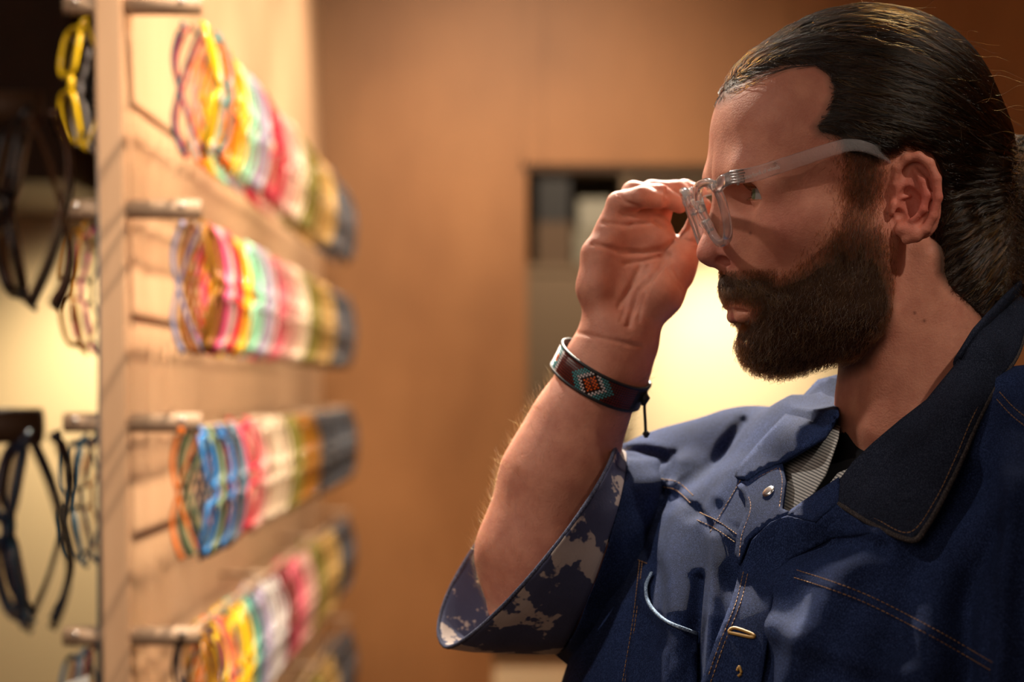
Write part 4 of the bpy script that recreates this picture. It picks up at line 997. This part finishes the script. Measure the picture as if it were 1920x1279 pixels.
# ============================================================ THE SHOP
ply = wood('plywood_wall', (0.40, 0.19, 0.075), (0.29, 0.125, 0.045), 3.0, (1, 1, 0.35), 0.5)
cream = mat('cream_plaster', (0.78, 0.61, 0.40), 0.85); cn = noise(cream, 8); bump(cream, cn.outputs[0], 0.002, 0.3)
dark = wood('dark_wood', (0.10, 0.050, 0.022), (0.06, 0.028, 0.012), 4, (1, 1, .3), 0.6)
umber = mat('umber_cupboard', (0.16, 0.105, 0.062), 0.7); un = noise(umber, 5); bump(umber, un.outputs[0], 0.002, 0.3)
floor_m = wood('floor_boards', (0.24, 0.15, 0.09), (0.17, 0.10, 0.06), 4, (0.5, 5, 1), 0.45)
ceil_m = mat('ceiling_paint', (0.30, 0.22, 0.15), 0.9)
pw = noise(ply, 1.3, (1, 1, 1), 3); N9, L9, B9 = nodes(ply); m9 = N9.new('ShaderNodeMix'); m9.data_type = 'RGBA'; m9.blend_type = 'MULTIPLY'; m9.inputs[0].default_value = 1; r9 = ramp(ply, pw.outputs[0], [(0.35, (0.78, 0.74, 0.70)), (0.62, (1.08, 1.06, 1.04))]); L9.new(B9.inputs['Base Color'].links[0].from_socket, m9.inputs[6]); L9.new(r9.outputs[0], m9.inputs[7]); L9.new(m9.outputs[2], B9.inputs['Base Color'])
def sbox(name, lo, hi, m, bev=0.0, **kw): return from_bm(name, box_bm(lo, hi, bev), m, None, kind='structure', **kw)
fl = sbox('floor', (-2.6, -2.6, -0.10), (2.4, 8.2, -0.002), floor_m)
for k in range(24):           # floor boards
    y0 = -2.6+k*0.45; from_bm('floor_board', box_bm((-2.6, y0+.002, -0.004), (2.4, y0+.448, 0.0), 0.0015), floor_m, fl)
sbox('ceiling', (-2.6, -2.6, 3.0), (2.4, 8.2, 3.1), ceil_m)
YB = 5.2; XO0 = P(978, 0, YB).x; XO1 = P(1800, 0, YB).x; ZO = P(0, 308, YB).z
wb = sbox('wall_back', (-0.42, YB+.012, 0), (XO0-.012, YB+.12, 3.0), ply)
from_bm('plywood_panel', box_bm((-0.42, YB, 0), (XO0, YB+.012, 2.6), .001), ply, wb)
from_bm('plywood_panel', box_bm((-0.42, YB, 2.603), (XO0, YB+.012, 3.0), .001), ply, wb)
wr = sbox('wall_back_right', (XO1+.012, YB+.012, 0), (2.4, YB+.12, 3.0), ply)
from_bm('plywood_panel', box_bm((XO1, YB, 0), (1.6, YB+.012, 3.0), .001), ply, wr); from_bm('plywood_panel', box_bm((1.603, YB, 0), (2.4, YB+.012, 3.0), .001), ply, wr)
hd = sbox('wall_back_header', (XO0-.012, YB+.012, ZO+.012), (XO1+.012, YB+.12, 3.0), ply)
xs = [XO0+.003, P(1018, 0, YB).x, 0.60, XO1]
for a, b in zip(xs[:-1], xs[1:]): from_bm('plywood_panel', box_bm((a+.002, YB, ZO), (b-.001, YB+.012, 3.0), .001), ply, hd)
tr_ = sbox('trim_1', (XO0, YB+.004, ZO-.014), (XO1, YB+.13, ZO-.001), dark, .002); sbox('trim_2', (XO0, YB+.004, 0), (XO0+.012, YB+.13, ZO-.014), ply, .002); sbox('trim_3', (XO1-.012, YB+.004, 0), (XO1, YB+.13, ZO-.014), ply, .002)
sbox('wall_left', (-2.6, -2.6, 0), (-2.5, 8.2, 3.0), ply); sbox('wall_right', (2.3, -2.6, 0), (2.4, 8.2, 3.0), ply)
# room beyond the opening
sbox('wall_far', (-0.42, 7.8, 0), (2.3, 7.9, 3.0), cream)
sbox('wall_far_side', (-0.43, 5.33, 0), (-0.40, 7.8, 3.0), umber)
# the cupboard standing in the room beyond, with a dark box and grey parcels on its shelf
YC = 6.7
cup = empty('cupboard', (0.13, YC+.2, 0), 'brown open cupboard standing in the room beyond the opening', 'cupboard')
x0, x1 = P(970, 0, YC).x, P(1182, 0, YC).x
zt = P(0, 262, YC).z; zs = P(0, 495, YC).z
for nm, lo_, hi_ in (('side_panel', (x0-.02, YC, 0), (x0, YC+.45, zt)), ('side_panel', (x1-.02, YC, 0), (x1, YC+.45, zt)), ('back_panel', (x0, YC+.43, 0), (x1-.02, YC+.45, zt)),
                     ('shelf', (x0, YC+.01, zs-.025), (x1-.02, YC+.43, zs)), ('top_panel', (x0, YC, zt-.025), (x1-.02, YC+.43, zt)), ('cupboard_door', (x0, YC-.018, .08), (x1-.02, YC-.001, zs-.03))):
    from_bm(nm, box_bm(lo_, hi_, .002), umber, cup)
bb = from_bm('box', box_bm((P(1008, 0, YC+.1).x, YC+.1, zs+.12), (P(1068, 0, YC+.1).x, YC+.3, P(0, 328, YC).z), .004), mat('black_card', (0.012, 0.010, 0.010), 0.6), None, label='small black box on the shelf of the brown cupboard', cat='box')
grey = mat('grey_card', (0.20, 0.18, 0.135), 0.8)
from_bm('box', box_bm((P(1006, 0, YC+.08).x, YC+.06, zs), (P(1072, 0, YC).x, YC+.34, zs+.12), .004), mat('brown_card', (0.10, 0.06, 0.035), 0.8), None, label='brown box under the small black box on the cupboard shelf', cat='box')
from_bm('box', box_bm((P(1078, 0, YC).x, YC+.05, zs), (P(1168, 0, YC).x, YC+.33, zs+.10), .004), grey, None, label='wide grey box lying on the shelf of the brown cupboard', cat='box')
from_bm('box', box_bm((P(1066+20, 0, YC).x, YC+.06, zs+.10), (P(1150, 0, YC).x, YC+.3, zs+.185), .004), mat('pale_grey_card', (0.27, 0.25, 0.20), 0.8), None, label='pale grey box stacked on the wide grey box', cat='box')
# bulkhead of the room beyond
sbox('trim_6', (P(1150, 0, 7.0).x, 7.0, P(0, 345, 7.0).z), (2.3, 7.8, 3.0), dark)
# pale plinth at the foot of the plywood wall
pl_ = empty('display_plinth', (P(965, 0, 4.7).x, 4.7, 0), 'pale plinth with dark top beside the denim sleeve, before the plywood wall', 'plinth')
z1 = P(0, 1212, 4.5).z
from_bm('plinth_body', box_bm((P(925, 0, 4.5).x, 4.5, 0), (P(1150, 0, 4.5).x, 4.9, z1-.02), .004), cream, pl_)
from_bm('plinth_top', box_bm((P(920, 0, 4.5).x, 4.49, z1-.02), (P(1155, 0, 4.5).x, 4.91, z1), .003), dark, pl_)
# left of the display rack: a bright cream wall under a dark wooden bulkhead
sbox('wall_left_back', (-2.5, 6.2, 0), (-0.43, 6.3, 3.0), cream)
zb = P(0, 342, 5.2).z
bk = sbox('trim_4', (-2.5, 5.2, zb), (P(130, 0, 5.2).x, 6.2, 3.0), dark); sbox('trim_5', (P(130, 0, 5.2).x, 5.5, zb), (-0.43, 6.2, 3.0), dark)
# ceiling spotlights (fittings); those for hand and post are added with their lamps
for k, (x, y) in enumerate(((0.40, 2.3), (0.40, 3.0), (0.40, 3.7), (0.40, 4.4), (-0.50, 2.60), (-1.0, 1.2), (0.10, 3.05), (-0.05, 0.9))):
    e = empty('ceiling_spotlight', (x, y, 2.95), ['black ceiling spotlight over the near end of the display rack', 'black ceiling spotlight over the middle of the display rack', 'black ceiling spotlight over the third part of the display rack', 'black ceiling spotlight over the far end of the display rack', 'black ceiling spotlight just behind the bearded man', 'black ceiling spotlight in front of the bearded man', 'added black ceiling spotlight, back light for the raised hand', 'added black ceiling spotlight nearest the camera, brightening the oak post'][k], 'spotlight')
    V_, F_ = tube([(x, y, 3.0), (x, y, 2.96)], .02, 12); from_np('stem', V_, F_, mat('black_metal', (0.02, 0.02, 0.02), 0.5), e)
    V_ = []; F_ = []
    for i, (r, z) in enumerate(((.045, 2.96), (.05, 2.94), (.05, 2.87), (.044, 2.87), (.044, 2.93))):
        V_ += [(x+r*math.cos(2*math.pi*j/16), y+r*math.sin(2*math.pi*j/16), z) for j in range(16)]
    for i in range(4): F_ += [(i*16+j, i*16+(j+1) % 16, (i+1)*16+(j+1) % 16, (i+1)*16+j) for j in range(16)]
    F_.append(tuple(range(16)))
    from_np('lamp_shade', V_, F_, MATS['black_metal'], e)
# ============================================================ THE DISPLAY RACK AND ITS SPECTACLES
oak = wood('peach_oak', (0.60, 0.385, 0.235), (0.50, 0.305, 0.175), 5, (5, 5, 0.5), 0.5)
oakd = wood('weathered_dowel', (0.42, 0.29, 0.20), (0.30, 0.20, 0.13), 12, (0.6, 5, 5), 0.55)
XP0, XP1, YR = -0.4265, -0.397, 2.5
ROWZ = [CZ+(HY-y)/F*2.5 for y in (7, 391, 793, 1195)]; ROWZ.append(ROWZ[3]-.218)
rack = empty('display_rack', (-.41, 3.7, 0), 'tall pale oak display panel holding rows of coloured spectacles', 'display rack')
from_bm('panel', box_bm((XP0+.004, YR+.03, 0.0), (XP1-.001, 5.05, 2.7), .002), oak, rack)
bm = box_bm((XP0, YR, 0), (XP1, YR+.032, 2.7), .0025)
for v in bm.verts: v.co.x += (v.co.z-1.5)*-0.013
from_bm('post', bm, oak, rack)
from_bm('metal_strip', box_bm((XP0-.0025, YR+.002, 0), (XP0-.0002, YR+.03, 2.7)), mat('blued_steel', (0.10, 0.16, 0.20), 0.3, metal=0.8), rack)
screw_m = mat('zinc_screw', (0.6, 0.6, 0.6), 0.35, metal=1)
for z in ROWZ:
    for xa, xb in ((XP1-.004, P(374, 0, 2.5).x), (P(116, 0, 2.5).x, XP0+.004)):
        V_, F_ = tube([(xa, YR+.012, z), ((xa+xb)/2, YR+.012, z), (xb, YR+.012, z)], .0102, 16); V_ = [Vector(v) for v in V_]
        cb = from_np('crossbar', V_, F_, oakd, rack)
        sx = P(340, 0, 2.5).x if xa > -.41 else P(140, 0, 2.5).x
        V_, F_ = tube([(sx, YR+.0035, z+.003), (sx, YR+.0005, z+.0025), (sx, YR-.0006, z+.002)], [.0036, .0034, .0018], 10); from_np('screw', V_, F_, screw_m, cb)
    for x, y1 in ((-.3345, 5.0), (-.456, 3.2)):
        z = z+((-.018, -.011, -.003, .007, .007)[ROWZ.index(z)] if x > -.4 else -.011)-.003; V_, F_ = tube([(x, YR+.02, z), (x, 3.5, z), (x, y1, z)] if y1 > 3.5 else [(x, YR+.02, z), (x, y1, z)], .0026, 8); from_np('rail', V_, F_, oakd, rack)
        k = 0
        for yb in ((3.3, 4.1, 4.95) if x > -.4 else (3.1,)):
            a = XP1-.002 if x > -.4 else XP0+.002
            V_, F_ = tube([(a, yb, z), (x, yb, z)], .004, 8); from_np('rail_bracket', V_, F_, oakd, rack)

# ---- one pair per style: front, two temples, two lenses; hung upright from the rail
def style_mesh(k):
    hh, hw, e, r = [(0.0245, 0.0195, 0.72, .0024), (0.0235, 0.0215, 1.0, .0020), (0.0255, 0.0175, 0.6, .0030)][k]
    parts = []
    for zc in (-.036, -.104):
        o = []
        for j in range(22):
            t = 2*math.pi*j/22; ca, sa = math.cos(t), math.sin(t); o.append((0.0, hw*math.copysign(abs(ca)**e, ca), zc+hh*math.copysign(abs(sa)**e, sa)))
        parts.append(tube(o, r, 6, closed=True, ups=(1, 0, 0)))
    parts.append(tube([(0, .006, -.0605), (.001, .011, -.065), (.001, .012, -.070), (.001, .011, -.075), (0, .006, -.0795)], r*1.2, 6))
    for s in (-1, 1): zc = -.070+s*.0585; parts.append(tube([(0, .010, zc+s*-.002), (-.001, .012, zc+s*.007), (-.004, .012, zc+s*.010)], r*1.15, 6))
    fv = merge(parts)
    def temple(s):            # s=+1 hinged at the top and folded down, -1 hinged at the bottom and folded up
        z0 = -.070+s*.068
        pts = smooth_line([(-.004, .012, z0), (-.020, .011, z0-s*.035), (-.032, .010, z0-s*.075), (-.036, .009, z0-s*.100), (-.031, .008, z0-s*.122), (-.024, .007, z0-s*.136)], 3)
        n = len(pts); return tube(pts, [(.0016+.0012*abs(i/n-0.0)**2*1.5, .0014) for i in range(n)], 6)
    lens = []
    for zc in (-.036, -.104):
        V_ = []
        for x in (.0006, -.0006): V_ += [(x, hw*.95*math.copysign(abs(math.cos(2*math.pi*j/16))**e, math.cos(2*math.pi*j/16)), zc+hh*.95*math.copysign(abs(math.sin(2*math.pi*j/16))**e, math.sin(2*math.pi*j/16))) for j in range(16)]
        F_ = [tuple(range(16)), tuple(range(31, 15, -1))]+[(j, (j+1) % 16, 16+(j+1) % 16, 16+j) for j in range(16)]
        lens.append((V_, F_))
    bow = lambda z: .014*(1-((z+.07)/.07)**2)-.004
    fv = ([(v[0]+bow(v[2]), v[1], v[2]) for v in fv[0]], fv[1]); lens = [([(v[0]+bow(v[2]), v[1], v[2]) for v in l[0]], l[1]) for l in lens]
    out = {}
    for nm, (V_, F_) in (('frame_front', fv), ('temple_down', temple(1)), ('temple_up', temple(-1)), ('lens_top', lens[0]), ('lens_low', lens[1])):
        me = bpy.data.meshes.new(nm); me.from_pydata([tuple(v) for v in V_], [], F_); me.polygons.foreach_set('use_smooth', [True]*len(F_)); me.materials.append(None); out[nm] = me
    return out
STY = [style_mesh(k) for k in range(3)]
CC = {'yellow': (0.85, 0.55, 0.015), 'clear': (0.75, 0.70, 0.68), 'teal': (0.03, 0.20, 0.22), 'dark teal blue': (0.02, 0.10, 0.17), 'crimson': (0.60, 0.02, 0.07), 'scarlet': (0.80, 0.05, 0.02), 'orange': (0.90, 0.20, 0.01),
      'mint green': (0.30, 0.72, 0.50), 'pale lavender': (0.62, 0.58, 0.85), 'white': (0.86, 0.84, 0.86), 'pale pink': (0.85, 0.50, 0.45), 'cream': (0.80, 0.66, 0.50), 'olive green': (0.24, 0.22, 0.05), 'golden tan': (0.50, 0.32, 0.11),
      'slate blue': (0.06, 0.068, 0.085), 'periwinkle': (0.24, 0.30, 0.55), 'amber': (0.50, 0.22, 0.02), 'hot pink': (0.85, 0.10, 0.30), 'brown': (0.14, 0.06, 0.025), 'black': (0.012, 0.011, 0.013), 'navy': (0.012, 0.03, 0.075), 'sage green': (0.26, 0.36, 0.20),
      'bright blue': (0.03, 0.22, 0.60), 'dark green': (0.02, 0.06, 0.04), 'maroon': (0.20, 0.02, 0.04), 'rose': (0.75, 0.15, 0.22), 'steel blue': (0.12, 0.19, 0.26), 'red brown': (0.25, 0.06, 0.03)}
def fm(c):
    n = 'acetate_'+c.replace(' ', '_')
    return MATS.get(n) or mat(n, CC[c], 0.22, coat=0.5, trans=0.35 if c in ('clear', 'pale lavender', 'pale pink', 'white', 'amber') else 0.0)
def hang(loc, rotz, sty, front, temp, label, group, scale=1.0, mirror=False, parts=('frame_front', 'temple_down', 'temple_up', 'lens_top', 'lens_low')):
    e = bpy.data.objects.new('spectacles', None); e.location = loc; e.rotation_euler = (0, 0, rotz); e.scale = (scale, scale, scale); e.empty_display_size = 0.02
    COL.objects.link(e); e['label'] = label; e['category'] = 'spectacles'; e['group'] = group
    for nm in parts:
        o = bpy.data.objects.new({'temple_down': 'temple', 'temple_up': 'temple', 'lens_top': 'lens', 'lens_low': 'lens'}.get(nm, nm), STY[sty][nm]); COL.objects.link(o); o.parent = e
        o.material_slots[0].link = 'OBJECT'; o.material_slots[0].material = lens_m if nm.startswith('lens') else fm(front if nm == 'frame_front' else temp)
    return e
ORD = ['first', 'second', 'third', 'fourth', 'fifth', 'sixth', 'seventh', 'eighth', 'ninth', 'tenth', 'eleventh', 'twelfth', 'thirteenth', 'fourteenth', 'fifteenth', 'sixteenth', 'seventeenth', 'eighteenth', 'nineteenth']
def ordn(i):
    if i < 19: return ORD[i]
    tens = ['twent', 'thirt', 'fort', 'fift'][(i+1)//10-2]; u = (i+1) % 10
    return tens+('ieth' if u == 0 else 'y-'+ORD[u-1])
RN = ['topmost', 'second', 'third', 'fourth', 'lowest']
first = [[('yellow', 'dark teal blue'), ('clear', 'crimson'), ('teal', 'clear')], [('amber', 'periwinkle'), ('red brown', 'amber'), ('hot pink', 'red brown'), ('clear', 'amber'), ('crimson', 'hot pink')],
         [('bright blue', 'orange'), ('sage green', 'dark green'), ('navy', 'sage green'), ('bright blue', 'navy'), ('navy', 'navy')], [('amber', 'black'), ('navy', 'navy'), ('yellow', 'amber'), ('rose', 'golden tan'), ('orange', 'orange')], []]
bands = [[(418, 'scarlet'), (436, 'orange'), (457, 'yellow'), (470, 'mint green'), (487, 'pale lavender'), (502, 'white'), (528, 'crimson'), (545, 'pale pink'), (565, 'cream'), (586, 'olive green'), (618, 'golden tan'), (999, 'slate blue')],
         [(432, 'crimson'), (444, 'scarlet'), (464, 'yellow'), (480, 'mint green'), (495, 'pale lavender'), (510, 'white'), (528, 'rose'), (550, 'pale pink'), (572, 'cream'), (590, 'olive green'), (618, 'golden tan'), (999, 'slate blue')],
         [(425, 'clear'), (436, 'rose'), (450, 'steel blue'), (472, 'crimson'), (500, 'pale pink'), (538, 'cream'), (560, 'olive green'), (590, 'amber'), (999, 'slate blue')],
         [(430, 'scarlet'), (442, 'orange'), (462, 'yellow'), (474, 'mint green'), (486, 'teal'), (500, 'pale lavender'), (524, 'white'), (545, 'maroon'), (562, 'rose'), (588, 'pale pink'), (604, 'olive green'), (628, 'golden tan'), (999, 'slate blue')],
         [(604, 'olive green'), (630, 'golden tan'), (999, 'slate blue')]]
for r in range(5):
    k = 0; D = 2.485 if r < 4 else 3.9
    while D < 4.74:
        x = -.3160+rng.normal(0, .0012); px = 960+F*(x+.004)/D
        if k < len(first[r]): a, b = first[r][k]
        else: a = next(n for lim, n in bands[r] if px < lim); b = a
        hang((x, D, ROWZ[r]+(-.018, -.011, -.003, .007, .007)[r]+rng.normal(0, .0014)), math.radians(-6+rng.normal(0, 4)), int(rng.integers(0, 3)) if k else 2, a, b,
             '%s spectacles hanging %s from the front post on the %s rail' % (a, ordn(k), RN[r]), 'spectacles on the %s rail' % RN[r])
        k += 1; D += .052 if k > 3 else .045
left = [[('yellow', 'yellow'), ('clear', 'clear'), ('steel blue', 'dark teal blue')], [('amber', 'golden tan'), ('hot pink', 'rose'), ('steel blue', 'steel blue')], [('dark teal blue', 'navy'), ('navy', 'bright blue'), ('orange', 'orange')], [('steel blue', 'navy'), ('maroon', 'red brown'), ('rose', 'rose')]]
for r in range(4):
    for k, (a, b) in enumerate(left[r]):
        hang((P((141, 162, 184)[k], 0, 2.52+.06*k).x, 2.52+.06*k, ROWZ[r]-.0115), math.radians(180+(38, 34, 30)[k]), (2, 0, 1)[k], a, b,
             '%s spectacles hanging %s on the back side of the oak post, %s rail' % (a, ORD[k], RN[r]), 'spectacles behind the oak post, %s rail' % RN[r])
# ---- nearer rack at the left edge of the view; its shade is put into dark wood and frame colours
YN = 1.13
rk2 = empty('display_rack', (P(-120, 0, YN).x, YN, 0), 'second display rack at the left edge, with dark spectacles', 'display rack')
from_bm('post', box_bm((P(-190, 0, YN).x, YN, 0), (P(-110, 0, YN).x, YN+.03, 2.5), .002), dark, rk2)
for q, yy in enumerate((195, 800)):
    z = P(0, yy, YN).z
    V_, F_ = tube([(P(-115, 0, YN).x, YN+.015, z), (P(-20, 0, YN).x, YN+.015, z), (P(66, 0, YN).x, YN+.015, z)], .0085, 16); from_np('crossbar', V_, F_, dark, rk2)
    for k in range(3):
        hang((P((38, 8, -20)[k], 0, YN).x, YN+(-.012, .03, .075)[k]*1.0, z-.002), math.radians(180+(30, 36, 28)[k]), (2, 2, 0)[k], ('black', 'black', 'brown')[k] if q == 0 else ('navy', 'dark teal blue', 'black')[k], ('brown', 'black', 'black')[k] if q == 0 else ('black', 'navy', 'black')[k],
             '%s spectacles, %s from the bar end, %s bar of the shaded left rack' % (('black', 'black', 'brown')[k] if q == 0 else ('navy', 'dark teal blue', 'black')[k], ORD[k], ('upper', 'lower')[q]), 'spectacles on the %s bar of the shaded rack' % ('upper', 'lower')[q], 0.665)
# ---- small white card on a stand, bottom left
cd = empty('card_stand', (P(145, 0, 2.25).x, 2.26, 0), 'small white card standing at the foot of the oak post', 'card stand')
bm = box_bm((P(118, 0, 2.25).x, 2.25, P(0, 1330, 2.25).z), (P(166, 0, 2.25).x, 2.2515, P(0, 1266, 2.25).z))
for v in bm.verts: v.co.z += (v.co.x-P(166, 0, 2.25).x)*0.35; v.co.y += 0
from_bm('card', bm, mat('white_card', (0.8, 0.8, 0.78), 0.6), cd)
V_, F_ = tube([(P(142, 0, 2.25).x, 2.257, 0.012), (P(142, 0, 2.25).x, 2.257, P(0, 1300, 2.25).z)], .004, 8); from_np('rod', V_, F_, MATS['black_metal'], cd)
V_, F_ = tube([(P(142, 0, 2.25).x, 2.257, 0.0), (P(142, 0, 2.25).x, 2.257, 0.012)], .07, 24); from_np('base', V_, F_, MATS['black_metal'], cd)
